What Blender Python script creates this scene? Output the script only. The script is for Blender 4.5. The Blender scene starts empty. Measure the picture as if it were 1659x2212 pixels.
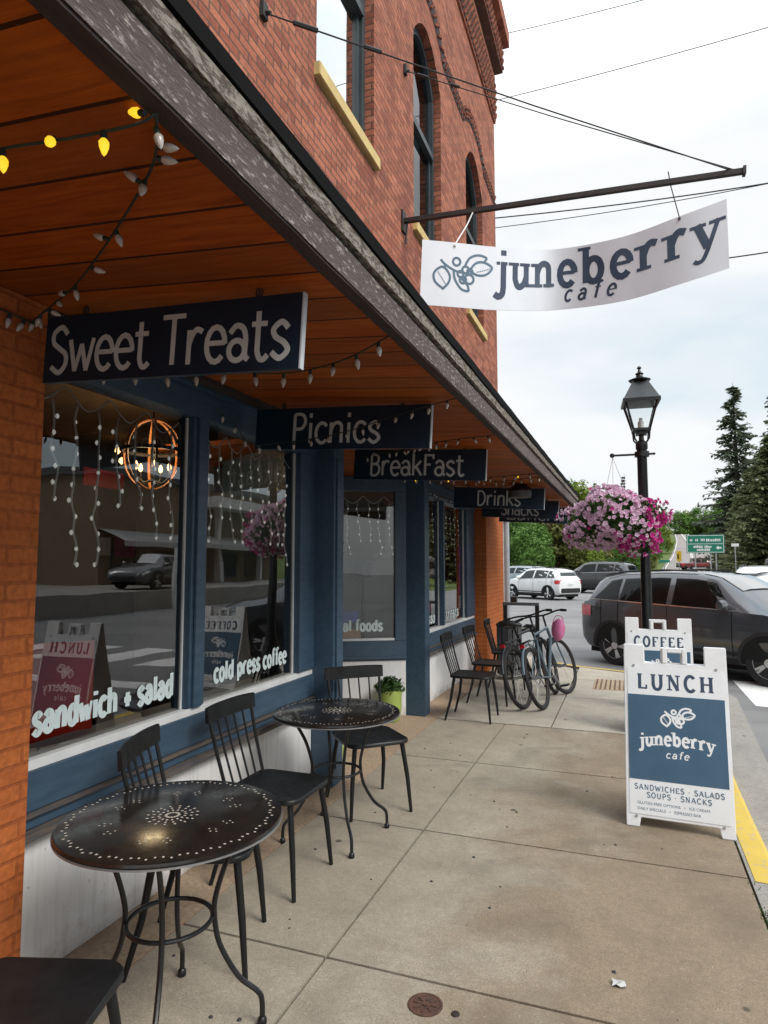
import bpy, bmesh, math, random
from math import sin, cos, pi, radians, sqrt, atan2
from mathutils import Vector, Matrix
R = random.Random(7)
S = bpy.context.scene
COL = S.collection

# ------------------------------------------------------------------ camera, sky, sun, exposure
cam = bpy.data.cameras.new('camera'); camo = bpy.data.objects.new('camera', cam); COL.objects.link(camo)
cam.sensor_fit = 'HORIZONTAL'; cam.sensor_width = 36.0; cam.lens = 36.0 * 1400 / 1659
cam.clip_start = 0.05; cam.clip_end = 2000
rw = [(0.9366, 0.02844, -0.34924), (0.3504, -0.07601, 0.93351), (0.0, 0.9967, 0.08116)]   # right, up, forward in columns
camo.matrix_world = Matrix(((rw[0][0], rw[0][1], -rw[0][2], 0), (rw[1][0], rw[1][1], -rw[1][2], 0),
                            (rw[2][0], rw[2][1], -rw[2][2], 1.6), (0, 0, 0, 1)))
S.camera = camo
SUN_EL, SUN_AZ = radians(44), radians(112)        # azimuth clockwise from +Y: off to the right and a little behind
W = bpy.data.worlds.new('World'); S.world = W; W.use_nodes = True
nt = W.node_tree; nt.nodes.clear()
out = nt.nodes.new('ShaderNodeOutputWorld'); bg = nt.nodes.new('ShaderNodeBackground')
sky = nt.nodes.new('ShaderNodeTexSky'); sky.sky_type = 'NISHITA'; sky.sun_disc = False
sky.sun_elevation = SUN_EL; sky.sun_rotation = SUN_AZ; sky.air_density = 1.2; sky.dust_density = 2.0
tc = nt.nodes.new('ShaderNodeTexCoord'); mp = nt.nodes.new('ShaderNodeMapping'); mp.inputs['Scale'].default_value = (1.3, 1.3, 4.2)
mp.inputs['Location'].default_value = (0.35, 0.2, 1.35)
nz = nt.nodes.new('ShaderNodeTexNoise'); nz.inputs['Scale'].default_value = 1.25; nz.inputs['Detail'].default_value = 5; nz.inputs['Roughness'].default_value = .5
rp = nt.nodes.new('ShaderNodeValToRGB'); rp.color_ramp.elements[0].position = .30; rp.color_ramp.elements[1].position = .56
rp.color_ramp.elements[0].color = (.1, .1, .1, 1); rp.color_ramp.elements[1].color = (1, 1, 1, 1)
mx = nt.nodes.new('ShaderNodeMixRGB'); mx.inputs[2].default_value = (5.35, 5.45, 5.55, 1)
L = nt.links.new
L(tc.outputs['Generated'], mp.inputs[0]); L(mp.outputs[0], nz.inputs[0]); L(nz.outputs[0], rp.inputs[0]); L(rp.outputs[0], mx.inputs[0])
mb_ = nt.nodes.new('ShaderNodeMixRGB'); mb_.inputs[0].default_value = .75; mb_.inputs[2].default_value = (3.6, 4.5, 5.0, 1); L(sky.outputs[0], mb_.inputs[1]); L(mb_.outputs[0], mx.inputs[1]); sx = nt.nodes.new('ShaderNodeSeparateXYZ'); L(tc.outputs['Generated'], sx.inputs[0]); zr = nt.nodes.new('ShaderNodeMapRange'); zr.inputs['From Min'].default_value = .52; zr.inputs['From Max'].default_value = 1.0; zr.inputs['To Min'].default_value = 1.0; zr.inputs['To Max'].default_value = 3.0  # sky overhead, out of view, brightened to light the scene
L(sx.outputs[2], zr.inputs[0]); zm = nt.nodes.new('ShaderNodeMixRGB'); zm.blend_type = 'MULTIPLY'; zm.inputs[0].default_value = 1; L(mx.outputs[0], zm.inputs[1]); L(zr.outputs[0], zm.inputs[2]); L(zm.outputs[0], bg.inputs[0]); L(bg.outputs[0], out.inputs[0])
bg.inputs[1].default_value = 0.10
sl = bpy.data.lights.new('sun', 'SUN'); sl.energy = 1.5; sl.angle = radians(25); sl.color = (1, .96, .9)
so = bpy.data.objects.new('sun', sl); COL.objects.link(so)
sd = Vector((sin(SUN_AZ) * cos(SUN_EL), cos(SUN_AZ) * cos(SUN_EL), sin(SUN_EL)))
so.rotation_euler = sd.to_track_quat('Z', 'Y').to_euler(); so.location = (20, -10, 30)
S.view_settings.view_transform = 'Standard'; S.view_settings.look = 'None'; S.view_settings.exposure = 0.84; S.view_settings.gamma = 1
S.render.engine = 'CYCLES'; S.cycles.use_denoising = True; S.cycles.max_bounces = 8; S.cycles.transparent_max_bounces = 16
S.cycles.caustics_reflective = False; S.cycles.caustics_refractive = False; S.cycles.sample_clamp_indirect = 4

# ------------------------------------------------------------------ helpers
class MB:
    def __init__(s): s.v = []; s.f = []; s.m = []
    def add(s, vs, fs, mi=0):
        b = len(s.v); s.v += [tuple(p) for p in vs]
        for f in fs: s.f.append(tuple(b + i for i in f)); s.m.append(mi)
    def box(s, x0, x1, y0, y1, z0, z1, mi=0):
        s.add([(x0, y0, z0), (x1, y0, z0), (x1, y1, z0), (x0, y1, z0), (x0, y0, z1), (x1, y0, z1), (x1, y1, z1), (x0, y1, z1)],
              [(0, 3, 2, 1), (4, 5, 6, 7), (0, 1, 5, 4), (1, 2, 6, 5), (2, 3, 7, 6), (3, 0, 4, 7)], mi); return s
    def obox(s, c, ax, ay, az, mi=0):          # centre and three half-axis vectors
        c = Vector(c); ax = Vector(ax); ay = Vector(ay); az = Vector(az)
        s.add([c + i * ax + j * ay + k * az for k in (-1, 1) for j in (-1, 1) for i in (-1, 1)],
              [(0, 2, 3, 1), (4, 5, 7, 6), (0, 1, 5, 4), (1, 3, 7, 5), (3, 2, 6, 7), (2, 0, 4, 6)], mi); return s
    def tube(s, pts, r, n=8, closed=False, caps=True, mi=0):
        P = [Vector(p) for p in pts]; m = len(P); rr = r if isinstance(r, (list, tuple)) else [r] * m
        rings = []; up = None
        for i in range(m):
            if closed: t = P[(i + 1) % m] - P[i - 1]
            else: t = P[min(i + 1, m - 1)] - P[max(i - 1, 0)]
            t.normalize()
            if up is None:
                a = Vector((0, 0, 1)) if abs(t.z) < .9 else Vector((1, 0, 0)); up = t.cross(a).normalized()
            up = (up - t * up.dot(t)); up = up.normalized() if up.length > 1e-6 else t.orthogonal().normalized()
            w = t.cross(up)
            rings.append([P[i] + rr[i] * (cos(2 * pi * k / n) * up + sin(2 * pi * k / n) * w) for k in range(n)])
        vs = [p for g in rings for p in g]; fs = []
        for i in range(m if closed else m - 1):
            a, b = i * n, ((i + 1) % m) * n
            for k in range(n): fs.append((a + k, a + (k + 1) % n, b + (k + 1) % n, b + k))
        if caps and not closed: fs += [tuple(range(n))[::-1], tuple((m - 1) * n + k for k in range(n))]
        s.add(vs, fs, mi); return s
    def lathe(s, prof, c=(0, 0, 0), n=20, mi=0, sq=False, rot=0.0):
        vs = []; fs = []; m = len(prof)
        for r, z in prof:
            for k in range(n):
                a = 2 * pi * k / n + rot
                vs.append((c[0] + r * cos(a), c[1] + r * sin(a), c[2] + z))
        for i in range(m - 1):
            for k in range(n): fs.append((i * n + k, i * n + (k + 1) % n, (i + 1) * n + (k + 1) % n, (i + 1) * n + k))
        if prof[0][0] > 1e-5: fs.append(tuple(range(n))[::-1])
        if prof[-1][0] > 1e-5: fs.append(tuple((m - 1) * n + k for k in range(n)))
        s.add(vs, fs, mi); return s
    def prism(s, poly, fn0, fn1, mi=0):        # poly of 2-D points, mapped at two depths
        n = len(poly); s.add([fn0(*p) for p in poly] + [fn1(*p) for p in poly],
              [tuple(range(n))[::-1], tuple(range(n, 2 * n))] + [(i, (i + 1) % n, n + (i + 1) % n, n + i) for i in range(n)], mi); return s
    def quad(s, a, b, c, d, mi=0): s.add([a, b, c, d], [(0, 1, 2, 3)], mi); return s
    def loft(s, rows, mi=0, close=False):
        m = len(rows); n = len(rows[0]); fs = []
        for i in range(m - 1):
            for k in range(n if close else n - 1): fs.append((i * n + k, i * n + (k + 1) % n, (i + 1) * n + (k + 1) % n, (i + 1) * n + k))
        s.add([p for r in rows for p in r], fs, mi); return s

def link(o, parent=None):
    COL.objects.link(o)
    if parent is not None: o.parent = parent
    return o
def tag(o, label=None, cat=None, group=None, kind=None):
    if label: o['label'] = label
    if cat: o['category'] = cat
    if group: o['group'] = group
    if kind: o['kind'] = kind
    return o
def thing(name, label, cat, loc=(0, 0, 0), rz=0, group=None):
    o = bpy.data.objects.new(name, None); o.empty_display_size = .1; o.location = loc; o.rotation_euler = (0, 0, rz)
    return tag(link(o), label, cat, group)
def rootof(o):
    while o.parent is not None: o = o.parent
    return o
def obj(name, mb, mats, parent=None, smooth=False, bevel=0, world=False, label=None):
    me = bpy.data.meshes.new(name); v = mb.v
    if world and parent is not None:
        l = rootof(parent).location; v = [(p[0] - l.x, p[1] - l.y, p[2] - l.z) for p in v]
    me.from_pydata(v, [], mb.f)
    mats = mats if isinstance(mats, (list, tuple)) else [mats]
    for m in mats: me.materials.append(m)
    if len(mats) > 1: me.polygons.foreach_set('material_index', mb.m)
    bm = bmesh.new(); bm.from_mesh(me); bmesh.ops.recalc_face_normals(bm, faces=bm.faces)
    if bevel: 
        bmesh.ops.remove_doubles(bm, verts=bm.verts, dist=1e-5)
        es = [e for e in bm.edges if len(e.link_faces) == 2 and e.calc_face_angle(0) > .6]
        bmesh.ops.bevel(bm, geom=es, offset=bevel, segments=2, affect='EDGES', clamp_overlap=True)
    if smooth:
        for f in bm.faces: f.smooth = True
        for e in bm.edges:
            if len(e.link_faces) == 2 and e.calc_face_angle(0) > radians(smooth if smooth is not True else 40): e.smooth = False
    bm.to_mesh(me); bm.free()
    o = bpy.data.objects.new(name, me)
    if label: o['label'] = label
    return link(o, parent)
def rawobj(name, mb, mats, parent=None, world=False):       # big leafy meshes: no bmesh pass
    me = bpy.data.meshes.new(name); v = mb.v
    if world and parent is not None:
        l = rootof(parent).location; v = [(p[0] - l.x, p[1] - l.y, p[2] - l.z) for p in v]
    me.from_pydata(v, [], mb.f)
    mats = mats if isinstance(mats, (list, tuple)) else [mats]
    for m in mats: me.materials.append(m)
    if len(mats) > 1: me.polygons.foreach_set('material_index', mb.m)
    return link(bpy.data.objects.new(name, me), parent)
def kids(o): return [c for c in bpy.data.objects if c.parent == o]
def copy_tree(o, parent=None):
    c = o.copy(); COL.objects.link(c); c.parent = parent
    for k in kids(o): copy_tree(k, c)
    return c
def sweep(pts, n=6):                                        # Catmull-Rom through points of any dimension
    P = [pts[0]] + list(pts) + [pts[-1]]; o = []
    for i in range(1, len(P) - 2):
        for j in range(n):
            t = j / n
            o.append(tuple(.5 * (2 * b + (c - a) * t + (2 * a - 5 * b + 4 * c - d) * t * t + (3 * b - a - 3 * c + d) * t ** 3)
                           for a, b, c, d in zip(P[i - 1], P[i], P[i + 1], P[i + 2])))
    o.append(tuple(pts[-1])); return o
def lerp(a, b, t): return a + (b - a) * t
def interp(x, tab):
    if x <= tab[0][0]: return tab[0][1]
    for (a, va), (b, vb) in zip(tab, tab[1:]):
        if x <= b: return va + (vb - va) * (x - a) / (b - a)
    return tab[-1][1]

# ------------------------------------------------------------------ materials
class NT:
    def __init__(s, name):
        s.m = bpy.data.materials.new(name); s.m.use_nodes = True; s.t = s.m.node_tree
        s.p = s.t.nodes['Principled BSDF']; s.o = s.t.nodes['Material Output']
        s.tc = s.n('ShaderNodeTexCoord').outputs['Object']
    def n(s, k, **kw):
        x = s.t.nodes.new(k)
        for a, b in kw.items(): setattr(x, a, b)
        return x
    def l(s, a, b): s.t.links.new(a, b)
    def map(s, scale=(1, 1, 1), rot=(0, 0, 0), src=None):
        m = s.n('ShaderNodeMapping'); m.inputs['Scale'].default_value = scale; m.inputs['Rotation'].default_value = rot
        s.l(src or s.tc, m.inputs[0]); return m.outputs[0]
    def noise(s, sc, det=4, rough=.55, v=None, dist=0):
        x = s.n('ShaderNodeTexNoise'); x.inputs['Scale'].default_value = sc; x.inputs['Detail'].default_value = det
        x.inputs['Roughness'].default_value = rough; x.inputs['Distortion'].default_value = dist; s.l(v or s.tc, x.inputs[0]); return x.outputs[0]
    def ramp(s, f, *st):
        x = s.n('ShaderNodeValToRGB'); e = x.color_ramp.elements
        while len(e) < len(st): e.new(.5)
        for k, (p, c) in enumerate(st):
            e[k].position = p; e[k].color = (c, c, c, 1) if isinstance(c, (int, float)) else (*c, 1)
        s.l(f, x.inputs[0]); return x.outputs[0]
    def mix(s, f, a, b, mode='MIX'):
        x = s.n('ShaderNodeMixRGB', blend_type=mode)
        for i, q in ((0, f), (1, a), (2, b)):
            if isinstance(q, (int, float)): x.inputs[i].default_value = q if i == 0 else (q, q, q, 1)
            elif isinstance(q, tuple): x.inputs[i].default_value = (*q, 1)
            else: s.l(q, x.inputs[i])
        return x.outputs[0]
    def math(s, op, a, b=0.0):
        x = s.n('ShaderNodeMath', operation=op)
        for i, q in ((0, a), (1, b)):
            if isinstance(q, (int, float)): x.inputs[i].default_value = q
            else: s.l(q, x.inputs[i])
        return x.outputs[0]
    def xyz(s, v=None):
        x = s.n('ShaderNodeSeparateXYZ'); s.l(v or s.tc, x.inputs[0]); return x.outputs
    def comb(s, *a):
        x = s.n('ShaderNodeCombineXYZ')
        for i, q in enumerate(a):
            if isinstance(q, (int, float)): x.inputs[i].default_value = q
            else: s.l(q, x.inputs[i])
        return x.outputs[0]
    def bump(s, h, st=.3, d=.01):
        b = s.n('ShaderNodeBump'); b.inputs['Strength'].default_value = st; b.inputs['Distance'].default_value = d
        s.l(h, b.inputs['Height']); s.l(b.outputs[0], s.p.inputs['Normal'])
    def set(s, col=None, rough=None, metal=None, spec=None, coat=None):
        for k, q in (('Base Color', col), ('Roughness', rough), ('Metallic', metal), ('Specular IOR Level', spec), ('Coat Weight', coat)):
            if q is None: continue
            i = s.p.inputs[k]
            if isinstance(q, (int, float)): i.default_value = q
            elif isinstance(q, tuple): i.default_value = (*q, 1)
            else: s.l(q, i)
        return s.m

def simple(name, a, b=None, rough=.5, sc=8, metal=0, spec=.5, bump=0, bsc=60, stretch=(1, 1, 1), coat=0, rvar=0):
    t = NT(name); b = b or tuple(c * .75 for c in a); v = t.map(stretch)
    t.set(t.mix(t.ramp(t.noise(sc, v=v), (.35, 0), (.65, 1)), a, b), rough, metal, spec, coat)
    if rvar:
        t.set(rough=t.ramp(t.noise(sc * 2.3, v=v), (.3, max(0, rough - rvar)), (.7, rough + rvar)))
    if bump: t.bump(t.noise(bsc, v=v), bump, .004)
    return t.m

def brick_mat(name, c1, c2, mortar, soot=(.02, .015, .015), sootamt=.25, w=.195, h=.064, light=(.42, .2, .13)):
    t = NT(name); x, y, z = t.xyz()
    v = t.comb(t.math('ADD', x, y), z, 0.0)
    b = t.n('ShaderNodeTexBrick'); b.offset = .5
    for k, q in (('Scale', 1), ('Brick Width', w), ('Row Height', h), ('Mortar Size', .0075), ('Mortar Smooth', .3), ('Bias', 0)): b.inputs[k].default_value = q
    t.l(v, b.inputs['Vector']); b.inputs['Color1'].default_value = (*c1, 1); b.inputs['Color2'].default_value = (*c2, 1); b.inputs['Mortar'].default_value = (*mortar, 1)
    c = b.outputs[0]
    c = t.mix(t.ramp(t.noise(7, 3), (.58, 0), (.75, .32)), c, light)
    c = t.mix(t.ramp(t.noise(2.2, 5, .7), (.48, 0), (.72, sootamt)), c, soot)
    c = t.mix(.35, c, t.mix(1, c, t.ramp(t.noise(45, 2), (.3, .45), (.7, 1.5)), 'MULTIPLY'))
    t.set(c, .9, spec=.25)
    t.bump(t.math('ADD', t.math('MULTIPLY', b.outputs['Fac'], -1.0), t.math('MULTIPLY', t.noise(70), .5)), .5, .006)
    return t.m
M = {}
M['brick'] = brick_mat('red brick', (.44, .158, .092), (.25, .076, .048), (.13, .07, .052), light=(.58, .31, .22), sootamt=.4)
M['brick_shade'] = simple('brick with painted shade', (.022, .014, .012), (.035, .02, .017), .9, 20)  # near-black colour stands in for shade around the projecting bricks
M['pier'] = brick_mat('orange painted brick', (.44, .128, .034), (.38, .105, .029), (.31, .086, .026), sootamt=.15, light=(.48, .18, .07))
M['edging'] = brick_mat('terracotta paving', (.42, .235, .145), (.35, .19, .12), (.36, .27, .19), sootamt=.3, w=.2, h=.1)

def soffit():
    t = NT('stained soffit boards'); x, y, z = t.xyz(); pw = .195
    q = t.math('DIVIDE', y, pw); fl = t.math('FLOOR', q); fr = t.math('FRACT', q)
    wn = t.n('ShaderNodeTexWhiteNoise', noise_dimensions='1D'); t.l(fl, wn.inputs['W'])
    g = t.math('MULTIPLY', t.math('LESS_THAN', fr, .055), 1.0)
    grain = t.noise(3, 6, .65, t.comb(t.math('MULTIPLY', x, 1.2), t.math('MULTIPLY', y, 14.0), fl), .6)
    fine = t.noise(9, 4, .7, t.comb(t.math('MULTIPLY', x, 1.0), t.math('MULTIPLY', y, 40.0), fl))
    c = t.mix(t.ramp(grain, (.3, 0), (.7, 1)), (.43, .088, .005), (.20, .036, .003))
    c = t.mix(t.ramp(fine, (.45, 0), (.8, .6)), c, (.12, .03, .008))
    c = t.mix(t.ramp(t.noise(1.1, 3), (.4, 0), (.7, .45)), c, (.42, .14, .02))
    c = t.mix(t.math('MULTIPLY', wn.outputs[0], .62), c, (.15, .045, .012))
    c = t.mix(g, c, (.035, .010, .004))
    t.set(c, t.ramp(grain, (.3, .5), (.7, .68)), spec=.16)
    t.bump(t.math('SUBTRACT', t.math('MULTIPLY', fine, .15), g), .6, .008)
    return t.m
M['soffit'] = soffit()
def weathered(name, paint, wood, amt, yscale=.35):
    t = NT(name); v = t.map((6, yscale, 6)); v2 = t.map((9, 2.6, 9))
    n1 = t.noise(5, 6, .7, v); n2 = t.noise(9, 7, .75, v2)
    c = t.mix(t.ramp(n1, (.3, 0), (.7, 1)), paint, tuple(q * .62 for q in paint))
    c = t.mix(t.ramp(n2, (amt, 0), (amt + .06, 1)), c, wood)
    c = t.mix(t.ramp(t.noise(26, 4, .7, v2), (.66, 0), (.7, .9)), c, (.02, .017, .016))
    t.set(c, .85, spec=.3); t.bump(t.math('ADD', n2, t.noise(20, 4, .6, v2)), .7, .008); return t.m
M['fascia'] = weathered('peeling purple-grey paint', (.125, .098, .092), (.34, .31, .285), .55)
M['crown'] = weathered('bare weathered board', (.36, .325, .28), (.10, .08, .065), .47)
M['trim_dark'] = weathered('dark weathered strip', (.055, .04, .036), (.16, .14, .13), .68)
M['drip'] = simple('black drip edge', (.004, .004, .004), rough=.8, spec=.1)
M['roof'] = simple('tar paper', (.03, .03, .03), rough=.9)

def concrete(name, a, b, stain, dark=.5, worn_side=False):
    t = NT(name)
    big = t.noise(.8, 5, .6); mid = t.noise(5, 5, .65); fine = t.noise(140, 3, .7); grit = t.noise(60, 2)
    c = t.mix(t.ramp(big, (.35, 0), (.65, 1)), a, b)
    c = t.mix(t.ramp(mid, (.45, 0), (.75, .4)), c, stain)
    c = t.mix(t.ramp(t.noise(1.7, 4, .6, dist=.8), (.52, 0), (.72, dark)), c, stain)
    c = t.mix(t.ramp(fine, (.46, 0), (.66, .75)), c, tuple(q * .38 for q in a))
    c = t.mix(t.ramp(grit, (.60, 0), (.78, .42)), c, tuple(min(1, q * 1.4) for q in a))
    c = t.mix(t.ramp(t.noise(32, 4, .7), (.40, 0), (.66, .42)), c, tuple(q * .5 for q in a))
    c = t.mix(t.ramp(t.noise(220, 2), (.62, 0), (.7, .8)), c, tuple(q * .3 for q in a))
    wv = t.noise(2.6, 6, .75, dist=1.2); c = t.mix(t.ramp(wv, (.494, 0), (.4985, .55), (.5015, .55), (.506, 0)), c, tuple(q * .42 for q in a))
    if worn_side:
        x, y, z = t.xyz(); m_ = t.math('ADD', t.math('MULTIPLY', x, .62), t.math('MULTIPLY', t.noise(1.3, 5, .65, dist=.6), 1.5))
        c = t.mix(t.ramp(m_, (.16, 0), (.58, .8)), c, t.mix(1, c, (.68, .585, .50), 'MULTIPLY'))
    vo = t.n('ShaderNodeTexVoronoi'); vo.inputs['Scale'].default_value = 2.1; t.l(t.tc, vo.inputs[0])
    c = t.mix(t.ramp(vo.outputs['Distance'], (.0, .85), (.035, .7), (.05, 0)), c, (.035, .03, .027))
    t.set(c, .88, spec=.3); t.bump(t.math('ADD', fine, grit), .35, .003); return t.m
M['walk'] = concrete('tan sidewalk concrete', (.43, .38, .30), (.325, .28, .218), (.18, .155, .12), .7, True)
M['walk_light'] = concrete('pale concrete', (.50, .46, .38), (.40, .37, .31), (.25, .22, .18))
M['walk_grey'] = concrete('grey gutter concrete', (.36, .34, .31), (.30, .285, .26), (.19, .175, .155))
M['joint'] = simple('dirt in joints', (.09, .075, .06), rough=.95)
def asphalt():
    t = NT('worn asphalt'); f = t.noise(90, 3, .7); b = t.noise(.35, 5, .6)
    v = t.map((.25, 1.4, 1)); tr = t.noise(1.1, 4, .6, v)
    c = t.mix(t.ramp(b, (.35, 0), (.65, 1)), (.155, .155, .157), (.21, .207, .205))
    c = t.mix(t.ramp(tr, (.5, 0), (.7, .5)), c, (.10, .10, .10))
    c = t.mix(t.ramp(f, (.5, 0), (.75, .5)), c, (.3, .3, .3))
    t.set(c, .85, spec=.3); t.bump(f, .3, .004); return t.m
M['asphalt'] = asphalt()
def worn(name, col, under, amt=.62, rough=.7):
    t = NT(name); c = t.mix(t.ramp(t.noise(18, 6, .7), (amt, 0), (amt + .08, .85)), col, under)
    c = t.mix(t.ramp(t.noise(3, 4), (.4, 0), (.8, .35)), c, tuple(q * .6 for q in col)); t.set(c, rough, spec=.3); return t.m
M['yellow'] = worn('worn yellow kerb paint', (.56, .40, .075), (.36, .32, .26), .555)
M['roadpaint'] = worn('white road paint', (.72, .72, .70), (.3, .3, .29), .63)
M['white_wall'] = worn('streaked white base paint', (.74, .74, .74), (.52, .52, .52), .6)
def streaky():
    t = NT('white panel with streaks'); v = t.map((9, 9, .6)); s1 = t.noise(4, 6, .7, v); s2 = t.noise(1.6, 3)
    c = t.mix(t.ramp(s1, (.5, 0), (.75, .6)), (.78, .78, .79), (.5, .5, .5)); c = t.mix(t.ramp(s2, (.45, 0), (.75, .3)), c, (.58, .57, .55))
    c = t.mix(t.ramp(t.noise(38, 3), (.70, 0), (.74, .6)), c, (.3, .28, .26))
    x, y, z = t.xyz(); d = t.math('ADD', t.math('MULTIPLY', z, -3.2), t.math('MULTIPLY', t.noise(7, 5, .7), 1.1)); c = t.mix(t.ramp(d, (.22, 0), (.62, .6)), c, (.33, .27, .2))
    t.set(c, .7, spec=.35); t.bump(s1, .25, .004); return t.m
M['white_wall'] = streaky()
M['blue'] = simple('slate blue trim paint', (.050, .092, .142), (.038, .072, .114), .42, 5, bump=.15, bsc=18, stretch=(6, 1, 6), rvar=.1)
M['ledge'] = simple('bare weathered ledge', (.13, .10, .075), (.06, .065, .08), .8, 9, stretch=(6, .5, 6), bump=.4)
M['bead'] = simple('white glazing bead', (.78, .80, .80), (.66, .68, .68), .5, 6)
M['signblue'] = simple('navy sign board', (.008, .024, .044), (.006, .018, .035), .34, 3)
M['signedge'] = simple('pale sign edge', (.55, .58, .62), rough=.5)
M['letter'] = simple('warm grey sign lettering', (.54, .57, .57), (.46, .49, .49), .7, 14)
M['vinyl'] = simple('mint white vinyl letters', (.72, .82, .82), (.64, .76, .76), .5, 20)
M['bannercloth'] = simple('white banner vinyl', (.74, .77, .82), (.70, .73, .78), .55, 3, bump=.06, bsc=6)
M['navy'] = simple('navy print', (.022, .035, .075), (.05, .085, .135), .6, 2.2)  # paler blue in the mix stands for the sheen of light on the print
M['slate'] = simple('slate print', (.085, .15, .215), (.07, .13, .19), .6, 4)
M['white_plastic'] = simple('white sign plastic', (.80, .81, .82), (.72, .73, .74), .45, 9)
M['paper'] = simple('white print', (.80, .82, .84), (.75, .77, .79), .5, 5)
M['boardblue'] = simple('printed blue panel', (.052, .115, .19), (.042, .10, .165), .5, 6)
M['black'] = simple('black powder coat', (.006, .006, .0065), (.010, .010, .011), .36, 20, bump=.08, bsc=200, rvar=.08)
M['chairblack'] = simple('black enamel', (.0065, .007, .0075), (.011, .0115, .0125), .42, 12, rvar=.08, spec=.35)
M['tabletop'] = simple('dark bronze tabletop', (.020, .015, .012), (.012, .010, .009), .17, 14, spec=.6, rvar=.05)
M['hole'] = simple('light through punched holes', (.52, .48, .42), (.42, .39, .34), .6, 40)  # opaque pale dots, colour standing in for light seen through the holes
M['iron'] = simple('rusty black steel', (.03, .018, .014), (.014, .010, .009), .6, 12, bump=.2)
M['galv'] = simple('galvanized metal', (.38, .39, .40), (.28, .29, .30), .45, 8, metal=.6)
M['wire'] = simple('dark cable', (.03, .03, .03), rough=.7)
M['cordgreen'] = simple('green light cord', (.012, .028, .02), rough=.6)
M['cordwhite'] = simple('white light cord', (.82, .82, .80), rough=.5)
M['downpipe'] = simple('grey downpipe', (.34, .37, .40), (.28, .3, .33), .5, 4)
M['whitetrim'] = simple('white trim', (.75, .75, .74), rough=.6)
M['sill'] = simple('ochre stone sill', (.60, .45, .19), (.50, .37, .15), .8, 8, bump=.2)
M['winframe'] = simple('dark blue-grey sash', (.030, .040, .046), (.045, .058, .066), .5, 4)
def emit(name, col, st, base=None):
    t = NT(name); t.set(base or col, .3); t.p.inputs['Emission Color'].default_value = (*col, 1); t.p.inputs['Emission Strength'].default_value = st; return t.m
M['bulb_on'] = emit('lit yellow bulb', (1.0, .62, .03), .55, (.9, .6, .05))
M['filament'] = emit('lit lamp bulb', (1, .55, .2), 3)
M['mini'] = emit('lit white mini bulb', (1, .95, .86), .16, (.85, .84, .8))
M['led'] = emit('warm mini light', (1, .86, .6), 2.0)
M['bulb_off'] = simple('unlit clear bulb', (.48, .44, .40), (.36, .33, .30), .25, 60, spec=.6)
def glass(name, tint=(.86, .9, .9), k=2.0, rough=0.0, base=.0):
    t = NT(name); t.t.nodes.remove(t.p)
    tr = t.n('ShaderNodeBsdfTransparent'); tr.inputs[0].default_value = (*tint, 1)
    gl = t.n('ShaderNodeBsdfGlossy'); gl.inputs['Roughness'].default_value = rough
    wv = t.noise(1.3, 2); b = t.n('ShaderNodeBump'); b.inputs['Strength'].default_value = .018; b.inputs['Distance'].default_value = .1; t.l(wv, b.inputs['Height']); t.l(b.outputs[0], gl.inputs['Normal'])
    fr = t.n('ShaderNodeFresnel'); fr.inputs[0].default_value = 1.5
    f = t.math('MINIMUM', t.math('ADD', t.math('MULTIPLY', fr.outputs[0], k), base), 1.0)
    m = t.n('ShaderNodeMixShader'); t.l(f, m.inputs[0]); t.l(tr.outputs[0], m.inputs[1]); t.l(gl.outputs[0], m.inputs[2]); t.l(m.outputs[0], t.o.inputs[0])
    return t.m
M['glass'] = glass('shop window glass', k=2.0, base=.06)
M['glass_up'] = glass('upper window glass', (.45, .5, .5), .9, .01, .03)
M['carglass'] = glass('tinted car glass', (.30, .32, .32), .45, .01, .0)
M['windscreen'] = glass('windscreen glass', (.35, .38, .38), 3.2, .01, .25)
M['lampglass'] = glass('lantern glass', (.95, .97, .97), .8, .05, .0)
def leafmat(name, a, b, c3, sc=.9, rough=.6, transl=.25):
    t = NT(name); n1 = t.noise(sc, 3, .6); n2 = t.noise(sc * 9, 2)
    c = t.mix(t.ramp(n1, (.35, 0), (.65, 1)), a, b); c = t.mix(t.ramp(n2, (.42, 0), (.7, .8)), c, c3)
    t.set(c, rough, spec=.25)
    tl = t.n('ShaderNodeBsdfTranslucent'); t.l(c, tl.inputs[0]); m = t.n('ShaderNodeMixShader'); m.inputs[0].default_value = transl
    t.l(t.p.outputs[0], m.inputs[1]); t.l(tl.outputs[0], m.inputs[2]); t.l(m.outputs[0], t.o.inputs[0]); return t.m
M['leaf_green'] = leafmat('green leaves', (.090, .180, .036), (.135, .245, .05), (.055, .115, .028), .35)
M['leaf_yellow'] = leafmat('yellow-green leaves', (.19, .24, .022), (.13, .19, .025), (.08, .13, .02), .35)
M['leaf_olive'] = leafmat('olive leaves', (.15, .165, .04), (.19, .19, .05), (.085, .105, .03), .4)
M['leaf_brown'] = leafmat('rust-tinged leaves', (.12, .085, .032), (.09, .09, .03), (.05, .05, .02), .5)
M['needle'] = leafmat('dark spruce needles', (.105, .13, .09), (.135, .165, .105), (.07, .09, .06), .5, transl=.3)
M['needle2'] = leafmat('olive pine needles', (.16, .185, .09), (.21, .23, .11), (.105, .13, .065), .4, transl=.35)
M['bark'] = simple('bark', (.075, .06, .05), (.045, .038, .033), .9, 10, bump=.5, stretch=(3, 3, .6))
M['petunia_leaf'] = leafmat('petunia leaves', (.035, .075, .02), (.06, .12, .03), (.02, .04, .012), 6)
M['petal_pale'] = leafmat('pale pink petals', (.78, .54, .69), (.67, .42, .58), (.86, .74, .81), 9, .6, .3)
M['petal_hot'] = leafmat('magenta petals', (.58, .035, .27), (.66, .07, .36), (.42, .02, .16), 7, .6, .3)
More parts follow.
